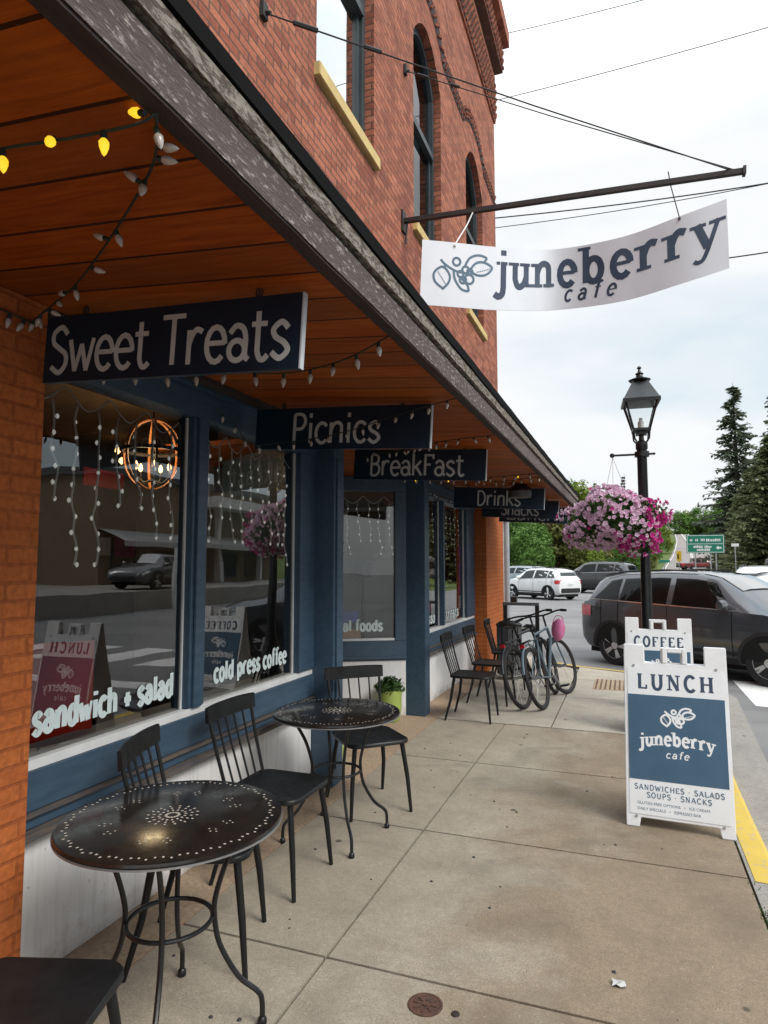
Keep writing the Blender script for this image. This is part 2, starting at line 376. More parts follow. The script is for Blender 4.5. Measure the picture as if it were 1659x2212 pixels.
M['grass'] = leafmat('verge grass', (.085, .125, .028), (.06, .10, .022), (.12, .125, .04), .5, .9, .0)
M['hillgrass'] = M['grass']
M['rock'] = simple('rubble rock', (.16, .15, .14), (.07, .065, .06), .9, 2.5, bump=.6, bsc=6)
M['lime'] = simple('lime glazed pot', (.36, .46, .12), (.31, .41, .10), .35, 5)
M['tyre'] = simple('tyre rubber', (.013, .013, .014), rough=.8)
M['alloy'] = simple('alloy wheel', (.55, .56, .58), (.45, .46, .47), .3, 6, metal=.25)
M['cladding'] = simple('black plastic cladding', (.016, .016, .018), rough=.6)
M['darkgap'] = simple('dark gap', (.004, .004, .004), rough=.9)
def paint(name, c, flake=0.0):
    t = NT(name); t.set(t.mix(t.ramp(t.noise(1.5, 3), (.35, 0), (.65, 1)), c, tuple(q * .85 for q in c)), .28, flake, .5, 1.0); t.p.inputs['Coat Roughness'].default_value = .06; return t.m
M['p_grey'] = paint('dark grey car paint', (.070, .076, .088), .3); M['p_white'] = paint('white car paint', (.78, .79, .80))
M['p_black'] = paint('black car paint', (.012, .013, .017)); M['p_silver'] = paint('silver blue car paint', (.30, .36, .40), .3); M['p_red'] = paint('dark red car paint', (.18, .02, .025))
M['taillight'] = simple('red tail lens', (.55, .02, .03), (.45, .015, .02), .2, 20)
M['taillight_pale'] = simple('pink tail lens', (.62, .16, .2), (.5, .1, .13), .2, 20)
M['chrome'] = simple('bright trim', (.75, .76, .78), rough=.2, metal=.9)
M['headlight'] = simple('headlamp lens', (.65, .68, .7), rough=.15)
M['plate'] = simple('number plate', (.6, .62, .62), rough=.5)
M['greensign'] = simple('green road sign', (.0, .16, .10), (.0, .14, .09), .5)
M['yellowsign'] = simple('yellow road sign', (.75, .48, .02), rough=.5)
M['magenta'] = simple('magenta panel', (.55, .03, .45), (.45, .03, .5), .5, 3)
M['red'] = simple('red print', (.5, .02, .03), rough=.5); M['bluep'] = simple('blue print', (.03, .08, .4), rough=.5); M['tan'] = simple('tan card', (.42, .23, .08), rough=.7)
M['pinkhat'] = simple('pink plastic', (.74, .22, .42), (.68, .17, .36), .5, 9)
M['bikeblue'] = simple('grey-blue bicycle paint', (.12, .17, .205), rough=.3); M['bikedark'] = simple('dark bicycle paint', (.02, .023, .03), rough=.3)
M['slatgrey'] = simple('grey painted slats', (.085, .088, .092), (.06, .062, .066), .6, 12, stretch=(8, 8, .8))
M['rust'] = simple('rusty cast iron', (.10, .045, .028), (.055, .028, .02), .85, 30, bump=.5)
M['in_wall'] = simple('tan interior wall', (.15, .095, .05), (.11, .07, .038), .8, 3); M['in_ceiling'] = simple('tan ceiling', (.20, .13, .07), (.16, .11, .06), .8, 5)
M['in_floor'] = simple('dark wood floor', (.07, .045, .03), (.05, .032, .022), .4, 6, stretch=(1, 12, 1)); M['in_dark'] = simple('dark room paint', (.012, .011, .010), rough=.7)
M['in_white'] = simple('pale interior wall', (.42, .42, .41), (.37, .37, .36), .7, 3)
M['orangewood'] = simple('orange wood hoops', (.40, .14, .03), (.30, .10, .02), .45, 12)
M['redchair'] = simple('red lacquered chair', (.80, .045, .02), (.7, .03, .018), .35, 6)
M['shop_tan'] = brick_mat('tan block wall', (.26, .19, .12), (.22, .16, .10), (.2, .16, .12)); M['shop_dark'] = simple('dark shopfront', (.03, .027, .025), rough=.4)

# ------------------------------------------------------------------ lettering: stroke glyphs (x-height .5, capitals .72)
def arc(cx, cy, rx, ry, a0, a1, n=14):
    return [(cx + rx * cos(radians(lerp(a0, a1, i / n))), cy + ry * sin(radians(lerp(a0, a1, i / n)))) for i in range(n + 1)]
def el(cx, cy, rx, ry): return arc(cx, cy, rx, ry, 0, 360, 20)
C_ = sweep
G = {   # width, thick strokes, thin strokes, serifs (x, y)
 'a': (.48, [C_([(.07, .40), (.19, .5), (.33, .46), (.39, .32), (.39, .08), (.46, .01)]), el(.22, .15, .16, .14)], [], []),
 'b': (.50, [[(.09, 0), (.09, .75)], el(.27, .25, .17, .24)], [], [(.05, .75)]),
 'c': (.44, [arc(.25, .25, .19, .25, 42, 318)], [], []),
 'd': (.52, [[(.42, 0), (.42, .75)], el(.24, .25, .17, .24)], [], [(.38, .75), (.46, 0)]),
 'e': (.47, [arc(.25, .25, .19, .25, 0, 318)], [[(.06, .27), (.44, .27)]], []),
 'f': (.36, [C_([(.36, .69), (.30, .75), (.2, .71), (.17, .58), (.17, .4)], 5) + [(.17, 0)]], [[(.03, .5), (.33, .5)]], [(.17, 0)]),
 'h': (.52, [[(.09, 0), (.09, .75)], C_([(.09, .3), (.17, .45), (.29, .5), (.4, .44), (.42, .3)]) + [(.42, 0)]], [], [(.05, .75), (.09, 0), (.42, 0)]),
 'i': (.24, [[(.12, 0), (.12, .5)], [(.12, .63), (.12, .74)]], [], [(.09, .5), (.12, 0)]),
 'j': (.26, [[(.16, .5), (.16, .0)] + C_([(.16, -.03), (.13, -.17), (.02, -.22), (-.08, -.17)]), [(.16, .63), (.16, .74)]], [], [(.12, .5)]),
 'k': (.50, [[(.09, 0), (.09, .75)], [(.42, .5), (.1, .22)], [(.2, .31), (.45, 0)]], [], [(.05, .75), (.09, 0), (.43, 0), (.4, .5)]),
 'l': (.24, [[(.12, 0), (.12, .75)]], [], [(.08, .75), (.12, 0)]),
 'm': (.78, [[(.09, 0), (.09, .5)], C_([(.09, .3), (.16, .45), (.25, .5), (.35, .44), (.37, .3)]) + [(.37, 0)], C_([(.37, .3), (.44, .45), (.53, .5), (.63, .44), (.65, .3)]) + [(.65, 0)]], [], [(.05, .5), (.09, 0), (.37, 0), (.65, 0)]),
 'n': (.52, [[(.09, 0), (.09, .5)], C_([(.09, .3), (.17, .45), (.29, .5), (.4, .44), (.42, .3)]) + [(.42, 0)]], [], [(.05, .5), (.09, 0), (.42, 0)]),
 'o': (.50, [el(.25, .25, .19, .25)], [], []),
 'p': (.50, [[(.09, .5), (.09, -.22)], el(.27, .25, .17, .24)], [], [(.05, .5), (.09, -.22)]),
 'r': (.42, [[(.10, 0), (.10, .5)], C_([(.10, .28), (.17, .43), (.26, .5), (.38, .46)])], [], [(.06, .5), (.11, 0)]),
 's': (.42, [C_([(.36, .41), (.23, .5), (.08, .41), (.12, .30), (.29, .21), (.36, .10), (.21, 0), (.05, .09)])], [], []),
 't': (.38, [[(.15, .68), (.15, .14)] + C_([(.15, .12), (.20, .02), (.28, 0), (.36, .06)])], [[(.02, .5), (.33, .5)]], []),
 'u': (.52, [[(.09, .5), (.09, .2)] + C_([(.09, .16), (.15, .03), (.24, 0), (.35, .07), (.42, .22)]), [(.42, .5), (.42, 0)]], [], [(.05, .5), (.38, .5), (.46, 0)]),
 'w': (.64, [[(.03, .5), (.18, 0)], [(.32, .42), (.46, 0)]], [[(.18, 0), (.32, .42)], [(.46, 0), (.61, .5)]], [(.04, .5), (.6, .5)]),
 'y': (.46, [[(.03, .5), (.22, .02)]], [[(.43, .5), (.22, -.02)] + C_([(.2, -.06), (.12, -.19), (.02, -.21), (-.04, -.17)])], [(.05, .5), (.41, .5)]),
 'A': (.60, [[(.30, .72), (.56, 0)]], [[(.30, .72), (.04, 0)], [(.13, .24), (.47, .24)]], [(.05, 0), (.55, 0)]),
 'B': (.50, [[(.09, 0), (.09, .72)], C_([(.09, .72), (.28, .72), (.39, .63), (.38, .47), (.26, .39), (.09, .39)]), C_([(.09, .39), (.30, .39), (.43, .29), (.43, .12), (.30, 0), (.09, 0)])], [], []),
 'C': (.58, [arc(.31, .36, .24, .36, 42, 318, 18)], [], []),
 'D': (.56, [[(.09, 0), (.09, .72)], C_([(.09, .72), (.30, .71), (.46, .56), (.49, .36), (.46, .16), (.30, .01), (.09, 0)])], [], []),
 'E': (.50, [[(.10, 0), (.10, .72)]], [[(.05, .69), (.44, .69), (.44, .58)], [(.1, .37), (.33, .37)], [(.05, .03), (.46, .03), (.46, .15)]], []),
 'F': (.48, [[(.10, 0), (.10, .72)]], [[(.05, .69), (.44, .69), (.44, .56)], [(.1, .37), (.33, .37)]], [(.11, 0)]),
 'H': (.64, [[(.12, 0), (.12, .72)], [(.52, 0), (.52, .72)]], [[(.12, .37), (.52, .37)]], [(.12, 0), (.12, .72), (.52, 0), (.52, .72)]),
 'I': (.26, [[(.13, 0), (.13, .72)]], [], [(.13, 0), (.13, .72)]),
 'K': (.58, [[(.12, 0), (.12, .72)], [(.24, .38), (.52, 0)]], [[(.5, .72), (.12, .28)]], [(.12, 0), (.12, .72), (.5, 0), (.48, .72)]),
 'L': (.50, [[(.12, 0), (.12, .72)]], [[(.05, .03), (.45, .03), (.45, .2)]], [(.12, .72)]),
 'N': (.64, [[(.12, .72), (.52, 0)]], [[(.12, 0), (.12, .72)], [(.52, 0), (.52, .72)]], [(.12, 0), (.1, .72), (.52, .72)]),
 'O': (.60, [el(.30, .36, .24, .36)], [], []),
 'P': (.50, [[(.10, 0), (.10, .72)], C_([(.10, .72), (.32, .72), (.43, .62), (.43, .48), (.32, .36), (.10, .35)])], [], [(.11, 0)]),
 'R': (.56, [[(.11, 0), (.11, .72)], C_([(.11, .72), (.32, .72), (.43, .62), (.43, .48), (.32, .37), (.11, .36)]), [(.28, .37), (.48, 0)]], [], [(.11, 0), (.49, 0)]),
 'M': (.76, [[(.12, 0), (.12, .72)], [(.64, 0), (.64, .72)]], [[(.12, .72), (.38, .1)], [(.38, .1), (.64, .72)]], [(.12, 0), (.64, 0)]),
 'S': (.50, [C_([(.44, .60), (.29, .72), (.10, .63), (.10, .48), (.26, .38), (.42, .28), (.43, .12), (.27, 0), (.06, .10)])], [], []),
 'T': (.50, [[(.25, .71), (.25, 0)]], [[(.0, .71), (.5, .71)]], [(.25, 0)]),
 'U': (.62, [[(.12, .72), (.12, .25)] + C_([(.12, .22), (.18, .06), (.31, 0), (.44, .06), (.50, .22)]) + [(.50, .72)]], [], [(.12, .72), (.50, .72)]),
 'W': (.80, [[(.05, .72), (.24, 0)], [(.40, .60), (.56, 0)]], [[(.24, 0), (.40, .60)], [(.56, 0), (.75, .72)]], [(.06, .72), (.74, .72)]),
 '+': (.50, [[(.25, .06), (.25, .48)], [(.04, .27), (.46, .27)]], [], []),
 '*': (.28, [[(.14, .27), (.14, .37)]], [], []),
 ' ': (.26, [], [], []),
}
def ribbon(mb, pts, w, fn, d, mi=0):
    # resample, mitre, lay flat at depth d through fn(u, v, d)
    P = []
    for a, b in zip(pts, pts[1:]):
        ln = sqrt((b[0] - a[0]) ** 2 + (b[1] - a[1]) ** 2); n = max(1, int(ln / (w * 2.2)))
        for i in range(n): P.append((lerp(a[0], b[0], i / n), lerp(a[1], b[1], i / n)))
    P.append(pts[-1]); m = len(P); vs = []; fs = []
    closed = abs(P[0][0] - P[-1][0]) + abs(P[0][1] - P[-1][1]) < 1e-6
    for i in range(m):
        a = P[i - 1] if i else (P[-2] if closed else P[0]); b = P[i + 1] if i < m - 1 else (P[1] if closed else P[-1])
        t1 = (P[i][0] - a[0], P[i][1] - a[1]); t2 = (b[0] - P[i][0], b[1] - P[i][1])
        def nrm(t):
            l = sqrt(t[0] ** 2 + t[1] ** 2); return (t[0] / l, t[1] / l) if l > 1e-9 else None
        t1 = nrm(t1) or nrm(t2); t2 = nrm(t2) or t1; t = nrm((t1[0] + t2[0], t1[1] + t2[1])) or t1
        k = min(1.6, 1 / max(.5, t[0] * t1[0] + t[1] * t1[1])); nx, ny = -t[1] * w / 2 * k, t[0] * w / 2 * k
        vs += [fn(P[i][0] + nx, P[i][1] + ny, d), fn(P[i][0] - nx, P[i][1] - ny, d)]
        if i: fs.append((2 * i - 2, 2 * i - 1, 2 * i + 1, 2 * i))
    mb.add(vs, fs, mi)
def textwidth(s, sx=1, track=0): return sum(G[c][0] * sx + track for c in s) - track
def text(mb, s, fn, x, y, size, sx=1.0, thick=.14, thin=.09, serif=.0, track=.0, slant=0, curve=None, sth=.07, jit=0):
    """lay string s with its baseline start at (x, y); size = metres per unit; fn maps (u, v, depth) into space"""
    d = 0
    for ch in s:
        w, a, b, se = G[ch]
        jy = R.uniform(-jit, jit)
        def put(pts, wd):
            nonlocal d
            d += 1; q = []
            for px, py in pts:
                py += jy; X = x + (px * sx + py * slant) * size; Y = y + py * size
                q.append((X, Y + (curve(X) if curve else 0)))
            ribbon(mb, q, wd * size, fn, d * 2e-5)
        for pts in a: put(pts, thick)
        for pts in b: put(pts, thin)
        if serif:
            for px, py in se:
                yy = py - sth / 2 if py > .3 else py + sth / 2
                put([(px - serif / sx, yy), (px + serif / sx, yy)], sth)
        x += (w * sx + track) * size
    return x
def text_fit(mb, s, fn, x0, x1, y, size, **k):
    tr = k.get('track', 0); sx = ((x1 - x0) / size - tr * (len(s) - 1)) / sum(G[c][0] for c in s)
    text(mb, s, fn, x0, y, size, sx, **k)
def font_text(body, fn, x, y, size, mb, sx=1.0):     # small print in the built-in face
    cu = bpy.data.curves.new('t', 'FONT'); cu.body = body; cu.size = size; o = bpy.data.objects.new('t', cu); COL.objects.link(o)
    bpy.context.view_layer.update(); me = o.to_mesh()
    vs = [fn(x + v.co.x * sx, y + v.co.y, 0) for v in me.vertices]; fs = [tuple(p.vertices) for p in me.polygons]
    mb.add(vs, fs); o.to_mesh_clear(); bpy.data.objects.remove(o); bpy.data.curves.remove(cu)
def logo(mb, fn, cx, cy, s, w):
    d = [0]
    def st(pts, closed=False, k=8, ww=1.0):
        pts = [(p[0], p[1]) for p in pts]; pts = sweep(pts + ([pts[0]] if closed else []), k); d[0] += 1
        ribbon(mb, [(cx + p[0] * s, cy + p[1] * s) for p in pts], w * ww, fn, d[0] * 2e-5)
    st([(-1.05, -.95), (-1.5, -.6), (-1.55, -.15), (-1.1, .18), (-.72, -.2), (-.75, -.6)], True)
    st([(-1.22, .55), (-.95, .3), (-.4, .02), (.1, -.05)]); st([(-1.0, .15), (-.95, .3)])
    for x, y, r in ((-.35, .5, .2), (.15, .12, .18), (-.12, -.12, .16), (.35, -.35, .24), (.02, -.42, .17), (.38, .05, .14)):
        d[0] += 1; ribbon(mb, [(cx + p[0] * s, cy + p[1] * s) for p in el(x, y, r, r)], w, fn, d[0] * 2e-5)
    st([(-.5, 0), (-.4, -.45), (-.05, -.9), (.35, -.98)]); st([(.35, -.98), (.25, -.65), (-.1, -.3)])
    st([(.35, .1), (.7, .52), (1.15, .6), (1.62, .35), (1.3, -.02), (.8, -.1)], True)
    st([(.1, .3), (.35, .75), (.8, .95), (1.28, .85), (1.15, .62)])
    for i in range(9):
        x = .75 + .1 * i; y = .08 + .03 * i; d[0] += 1; ribbon(mb, [(cx + x * s, cy + y * s), (cx + (x + .05) * s, cy + (y - .03) * s)], w * .5, fn, d[0] * 2e-5)
        d[0] += 1; ribbon(mb, [(cx + (-1.35 + .05 * i) * s, cy + (-.1 - .07 * i) * s), (cx + (-1.32 + .05 * i) * s, cy + (-.14 - .07 * i) * s)], w * .5, fn, d[0] * 2e-5)

# ------------------------------------------------------------------ ground, road, sidewalk
def gz(x, y):                      # terrain height
    z = -.12
    if y > 60: z += .00062 * (min(y, 150) - 60) ** 2 + (.098 * (min(y, 205) - 150) if y > 150 else 0)
    rx = x - (6.5 + .115 * max(0, y - 40)); 
    if y > 40 and rx > 0: z += min(1, (y - 40) / 25) * min(9, .45 * rx)
    if y > 60 and x < -2: z += min(1.0, (-2 - x) * .05)
    return z
mb = MB()
xs = [-400, -200, -100, -60, -40, -25] + list(range(-18, 36, 3)) + [40, 50, 70, 100, 200, 400]
ys = [-80, -40, 0, 20, 40, 46, 52, 58, 64, 70] + list(range(76, 260, 8)) + [300, 400, 600, 900]
mb.loft([[(x, y, gz(x, y) - .05) for x in xs] for y in ys]); o = obj('ground', mb, M['grass'], smooth=True); tag(o, kind='structure')
mb = MB()
yy = [-80, -40, -10, 0, 10, 20, 30, 40, 50, 60]
mb.loft([[(x, y, -.12) for x in ([-70, -30, -10, 0, 10, 30, 70] if y < 60 else [-70, -30, -10, 0, 6, 10, 30])] for y in yy[:-1]] )
o = obj('road', mb, M['asphalt']); tag(o, kind='structure')
mb = MB(); rows = []
for y, l, r in ((46, -3, 9), (60, 1.0, 9.5), (80, 3.0, 11.4), (105, 4.9, 13.2), (130, 7.4, 14.6), (150, 9.3, 15.6), (175, 11.4, 16.2), (205, 13.0, 16.8), (230, 13, 17)):
    rows.append([(lerp(l, r, k / 6), y, gz(lerp(l, r, k / 6) - 3, y) + .02 if k > 3 else gz(lerp(l, r, k / 6), y) + .02) for k in range(7)])
mb.loft(rows); t_ = simple('pale hill road asphalt', (.235, .215, .20), (.19, .175, .165), .9, .6); o = obj('hill_road', mb, t_, smooth=True); tag(o, kind='structure')
mb = MB()
for f, w in ((.06, .05), (.485, .05), (.515, .05), (.94, .05)):
    mb.loft([[(lerp(r[0][0], r[-1][0], f) + q, r[0][1], max(r[0][2], r[-1][2]) + .10) for q in (-w, w)] for r in rows])
o = obj('hill_road_markings', mb, M['roadpaint']); tag(o, kind='structure')
# crosswalk bars and stop line on the near road
mb = MB()
for i in range(5):
    x = 1.42 + 1.35 * i; mb.add([(x, 9.15, -.116), (x + .72, 9.0, -.116), (x + .72, 11.0, -.116), (x, 11.0, -.116)], [(0, 1, 2, 3)])
mb.add([(1.9, 7.35, -.116), (6.5, 7.35, -.116), (6.5, 7.75, -.116), (1.9, 7.75, -.116)], [(0, 1, 2, 3)])
o = obj('crosswalk_markings', mb, M['roadpaint']); tag(o, kind='structure')
# kerb line (outer edge of the sidewalk)
KL = sweep([(.56, -6, 0), (.55, 0, 0), (.545, 3.4, 0), (.545, 4.1, 0), (.55, 5.0, 0), (.57, 5.9, 0), (.64, 7.2, 0), (.68, 8.4, 0), (.52, 9.5, 0), (.0, 10.4, 0), (-1.0, 10.9, 0), (-1.8, 11.9, 0), (-2.1, 14, 0)], 5)
mb = MB(); KI = [(p[0], p[1]) for p in KL]
def walk_x(y):
    b = None
    for a, c in zip(KI, KI[1:]):
        if (a[1] - y) * (c[1] - y) <= 0 and a[1] != c[1]: b = a[0] + (c[0] - a[0]) * (y - a[1]) / (c[1] - a[1]); break
    return b if b is not None else .5
G_ = .007
def slab(mb, x0, x1, y0, y1, n=14):      # one slab with rounded arris, right edge may follow the kerb (x1 None)
    ys_ = [lerp(y0 + G_, y1 - G_, i / n) for i in range(n + 1)]
    L_ = [(x0 + G_, y) for y in ys_]; Rr = [((walk_x(y) - .012) if x1 is None else x1 - G_, y) for y in ys_]
    top = [[(l[0], l[1], 0), (r[0], r[1], 0)] for l, r in zip(L_, Rr)]
    mb.loft(top); rim = [(*p, 0) for p in L_] + [(*p, 0) for p in Rr[::-1]]; k = len(rim)
    mb.add(rim + [(p[0], p[1], -.05) for p in rim], [(i, (i + 1) % k, k + (i + 1) % k, k + i) for i in range(k)])
JY = [-4.3, -2.93, -1.56, -.19, 1.18, 2.53, 3.89, 5.32, 6.68]
mb = MB()
for a, b in zip(JY, JY[1:]):
    slab(mb, -1.91, -1.2, a, b); slab(mb, -1.2, None, a, b)
o = obj('sidewalk', mb, M['walk']); tag(o, kind='structure')
mb = MB(); slab(mb, -1.91, -.75, 6.70, 9.2); slab(mb, -.75, None, 6.70, 8.3); slab(mb, -.75, None, 8.3, 9.6, 20)
mb.add([(-1.9, 9.21, 0), (-.757, 9.21, 0), (-.757, 9.6, 0), (-.757, 10.5, 0), (-1.2, 10.98, 0), (-1.85, 12, 0), (-1.9, 11.3, 0)], [(0, 1, 2, 3, 4, 5, 6)])
mb.add([(-.743, 9.61, 0), (walk_x(9.61) - .012, 9.61, 0), (.22, 10.03, 0), (-.02, 10.39, 0), (-.743, 10.75, 0)], [(0, 1, 2, 3, 4)])
o = obj('corner_sidewalk', mb, M['walk_light']); tag(o, kind='structure')
mb = MB(); mb.add([(-9, -5, -.03), (.5, -5, -.03), (.5, 5, -.03), (.8, 8.5, -.03), (0, 10.3, -.03), (-1.9, 11.8, -.03), (-9, 11.8, -.03)], [tuple(range(7))])
o = obj('sidewalk_bed', mb, M['joint']); tag(o, kind='structure')
mb = MB(); mb.box(-2.3, -1.915, -5, 4.36, -.05, .002); mb.box(-2.3, -1.915, 6.9, 11.4, -.05, .002)
o = obj('brick_edging', mb, M['edging']); tag(o, kind='structure')
mb = MB(); mb.box(-3.9, -1.915, 4.365, 6.895, -.05, .001); o = obj('entry_paving', mb, M['edging']); tag(o, kind='structure')
# kerb: grey concrete, a yellow painted stretch as a second sheet
mb = MB(); prof = [(0, -.05), (0, .0), (.13, -.006), (.155, -.03), (.17, -.2)]
def kerbnormal(i):
    a, b = KL[max(0, i - 1)], KL[min(len(KL) - 1, i + 1)]; t = Vector((b[0] - a[0], b[1] - a[1], 0)).normalized(); return Vector((t.y, -t.x, 0))
rows = []
for i, p in enumerate(KL):
    n = kerbnormal(i); rows.append([(p[0] + n.x * q, p[1] + n.y * q, z) for q, z in prof])
mb.loft(rows); o = obj('kerb', mb, M['walk_grey'], smooth=30); tag(o, kind='structure')
mb = MB(); rows = []
for i, p in enumerate(KL):
    n = kerbnormal(i)
    if 3.75 < p[1] < 6.3: rows.append([(p[0] + n.x * q, p[1] + n.y * q, z + .003) for q, z in ((.018, -.0005), (.13, -.006), (.158, -.03), (.174, -.118))])
mb.loft(rows); rows = []
for i, p in enumerate(KL):
    n = kerbnormal(i)
    if 9.3 < p[1] < 11.2: rows.append([(p[0] + n.x * q, p[1] + n.y * q, z + .003) for q, z in ((.018, -.0005), (.13, -.006), (.158, -.03), (.174, -.118))])
mb.loft(rows); o = obj('kerb_paint', mb, M['yellow'], smooth=30); tag(o, kind='structure')
mb = MB(); rows = []
for i, p in enumerate(KL):
    n = kerbnormal(i); 
    if p[1] < 9.9: rows.append([(p[0] + n.x * .172, p[1] + n.y * .172, -.112), (interp(p[1], [(-6, 1.0), (6.6, 1.09), (9.5, 1.27), (10.3, 1.1)]), p[1] + n.y * .172, -.108)])
mb.loft(rows); o = obj('gutter_pan', mb, M['walk_grey']); tag(o, kind='structure')

# ------------------------------------------------------------------ the cafe building
B = thing('brick_building', 'two-storey red brick corner building with a wooden canopy over a blue and white shopfront', 'building', (-2.05, 5, 0))
XU = -2.05; YE = 11.2; ZT = 11.2
OPEN = [(-3.1, -1.95), (-.7, .45), (1.68, 2.85), (4.05, 5.22), (6.40, 7.52), (8.88, 10.05)]
def archz(y, a, b): t = (2 * y - a - b) / (b - a); return 7.50 + .42 * (1 - t * t)
mb = MB(); X0, X1 = XU - .34, XU
def yz(x): return lambda y, z: (x, y, z)
edges = [-5.0] + [e for o_ in OPEN for e in o_] + [YE]
for i in range(0, len(edges), 2): mb.prism([(edges[i], 2.58), (edges[i + 1], 2.58), (edges[i + 1], ZT), (edges[i], ZT)], yz(X0), yz(X1))
for a, b in OPEN:
    mb.prism([(a, 2.58), (b, 2.58), (b, 5.15), (a, 5.15)], yz(X0), yz(X1))
    mb.prism([(a, ZT)] + [(lerp(a, b, k / 12), archz(lerp(a, b, k / 12), a, b)) for k in range(13)] + [(b, ZT)], yz(X0), yz(X1))
mb.prism([(-10, 2.58), (X0 - .002, 2.58), (X0 - .002, ZT), (-10, ZT)], lambda x, z: (x, YE - .3, z), lambda x, z: (x, YE, z))
obj('wall', mb, M['brick'], B, world=True)
mb = MB(); mb.box(-10, X0 - .003, -5, YE - .31, ZT - .5, ZT - .3); obj('roof', mb, M['roof'], B, world=True)
def dent(mb, y, z, hh, w=.062, x=XU + .03, dep=.03): mb.box(x - dep, x, y - w / 2, y + w / 2, z - hh / 2, z + hh / 2)
def hood(y):
    z = 8.02
    for a, b in OPEN:
        t = (y - (a + b) / 2) / ((b - a) / 2 + .12)
        if abs(t) < 1: z = max(z, 8.02 + .30 * (1 - t * t) ** .8)
    return z
mb = MB(); rows = []
y = 2.9
ysr = []
while y < YE: ysr.append(y); y += .055
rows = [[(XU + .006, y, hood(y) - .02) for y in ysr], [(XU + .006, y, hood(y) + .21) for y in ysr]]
mb.loft(rows, 1)  # dark sheet painted as shade behind the brick blocks
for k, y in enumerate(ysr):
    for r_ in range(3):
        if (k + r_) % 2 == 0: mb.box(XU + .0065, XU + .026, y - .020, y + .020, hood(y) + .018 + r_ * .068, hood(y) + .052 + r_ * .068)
obj('hood_band', mb, [M['brick'], M['brick_shade']], B, world=True)
mb = MB()
for z0, h_, pr in ((9.62, .90, .03), (10.62, .55, .16)):
    mb.box(XU, XU + pr, 2.0, YE + pr * .6, z0, z0 + h_, 0)
    mb.add([(XU + pr + .004, 2, z0 + .04), (XU + pr + .004, YE + pr * .6, z0 + .04), (XU + pr + .004, YE + pr * .6, z0 + h_ - .12), (XU + pr + .004, 2, z0 + h_ - .12)], [(0, 1, 2, 3)], 1)  # shade between the cornice blocks, painted as a dark sheet
    nr = int((h_ - .16) / .075)
    for r_ in range(nr):
        y = 2.0 + (.06 if r_ % 2 else 0)
        while y < YE + pr * .5:
            mb.box(XU + pr + .005, XU + pr + .028, y, y + .050, z0 + .055 + r_ * .075, z0 + .098 + r_ * .075, 0); y += .12
mb.box(XU, XU + .27, 2.0, YE + .2, ZT - .03, ZT + .25, 0)
obj('cornice', mb, [M['brick'], M['brick_shade']], B, world=True)
for a, b in OPEN[2:]:
    mb = MB(); xf = XU - .09; xb = XU - .16
    arcp = [(lerp(b, a, k / 10), archz(lerp(b, a, k / 10), a, b) - .003) for k in range(11)]
    inn = [(lerp(b - .07, a + .07, k / 10), archz(lerp(b, a, k / 10), a, b) - .08) for k in range(11)]
    for i in range(10): mb.prism([arcp[i], arcp[i + 1], inn[i + 1], inn[i]], yz(xb), yz(xf))
    for s0, s1 in ((a + .003, a + .07), (b - .07, b - .003)): mb.prism([(s0, 5.30), (s1, 5.30), (s1, 7.42), (s0, 7.42)], yz(xb), yz(xf))
    mb.prism([(a + .07, 5.30), (b - .07, 5.30), (b - .07, 5.40), (a + .07, 5.40)], yz(xb), yz(xf))
    m_ = (a + b) / 2
    mb.prism([(a + .07, 6.62), (b - .07, 6.62), (b - .07, 6.70), (a + .07, 6.70)], yz(xb + .01), yz(xf + .015))
    mb.prism([(a + .07, 5.40), (a + .12, 5.40), (a + .12, 6.62), (a + .07, 6.62)], yz(xb + .01), yz(xf - .03)); mb.prism([(b - .12, 5.40), (b - .07, 5.40), (b - .07, 6.62), (b - .12, 6.62)], yz(xb + .01), yz(xf - .03))
    w_ = obj('upper_window', mb, M['winframe'], B, world=True)
    mb = MB(); mb.add([(xb + .02, a + .05, 5.38), (xb + .02, b - .05, 5.38)] + [(xb + .02, p[0], p[1]) for p in inn], [tuple(range(13))]); obj('pane', mb, M['glass_up'], w_, world=True)
    mb = MB(); mb.add([(xb - .12, a - .02, 5.25), (xb - .12, b + .02, 5.25), (xb - .12, b + .02, 8.0), (xb - .12, a - .02, 8.0)], [(0, 1, 2, 3)])
    obj('blind', mb, simple('pale window blind', (.22, .27, .31), (.16, .2, .235), .8, 1.5), w_, world=True)
    mb = MB(); mb.box(XU - .2, XU + .05, a - .04, b + .04, 5.175, 5.285); obj('window_sill', mb, M['sill'], w_, world=True, bevel=.006)
# piers
mb = MB(); mb.box(-2.4, -2.03, -5, 1.79, 0, 2.575); obj('brick_pier', mb, M['pier'], B, world=True)
mb = MB(); mb.box(-2.4, -2.0, 9.78, YE, 0, 2.575); obj('brick_pier', mb, M['pier'], B, world=True)
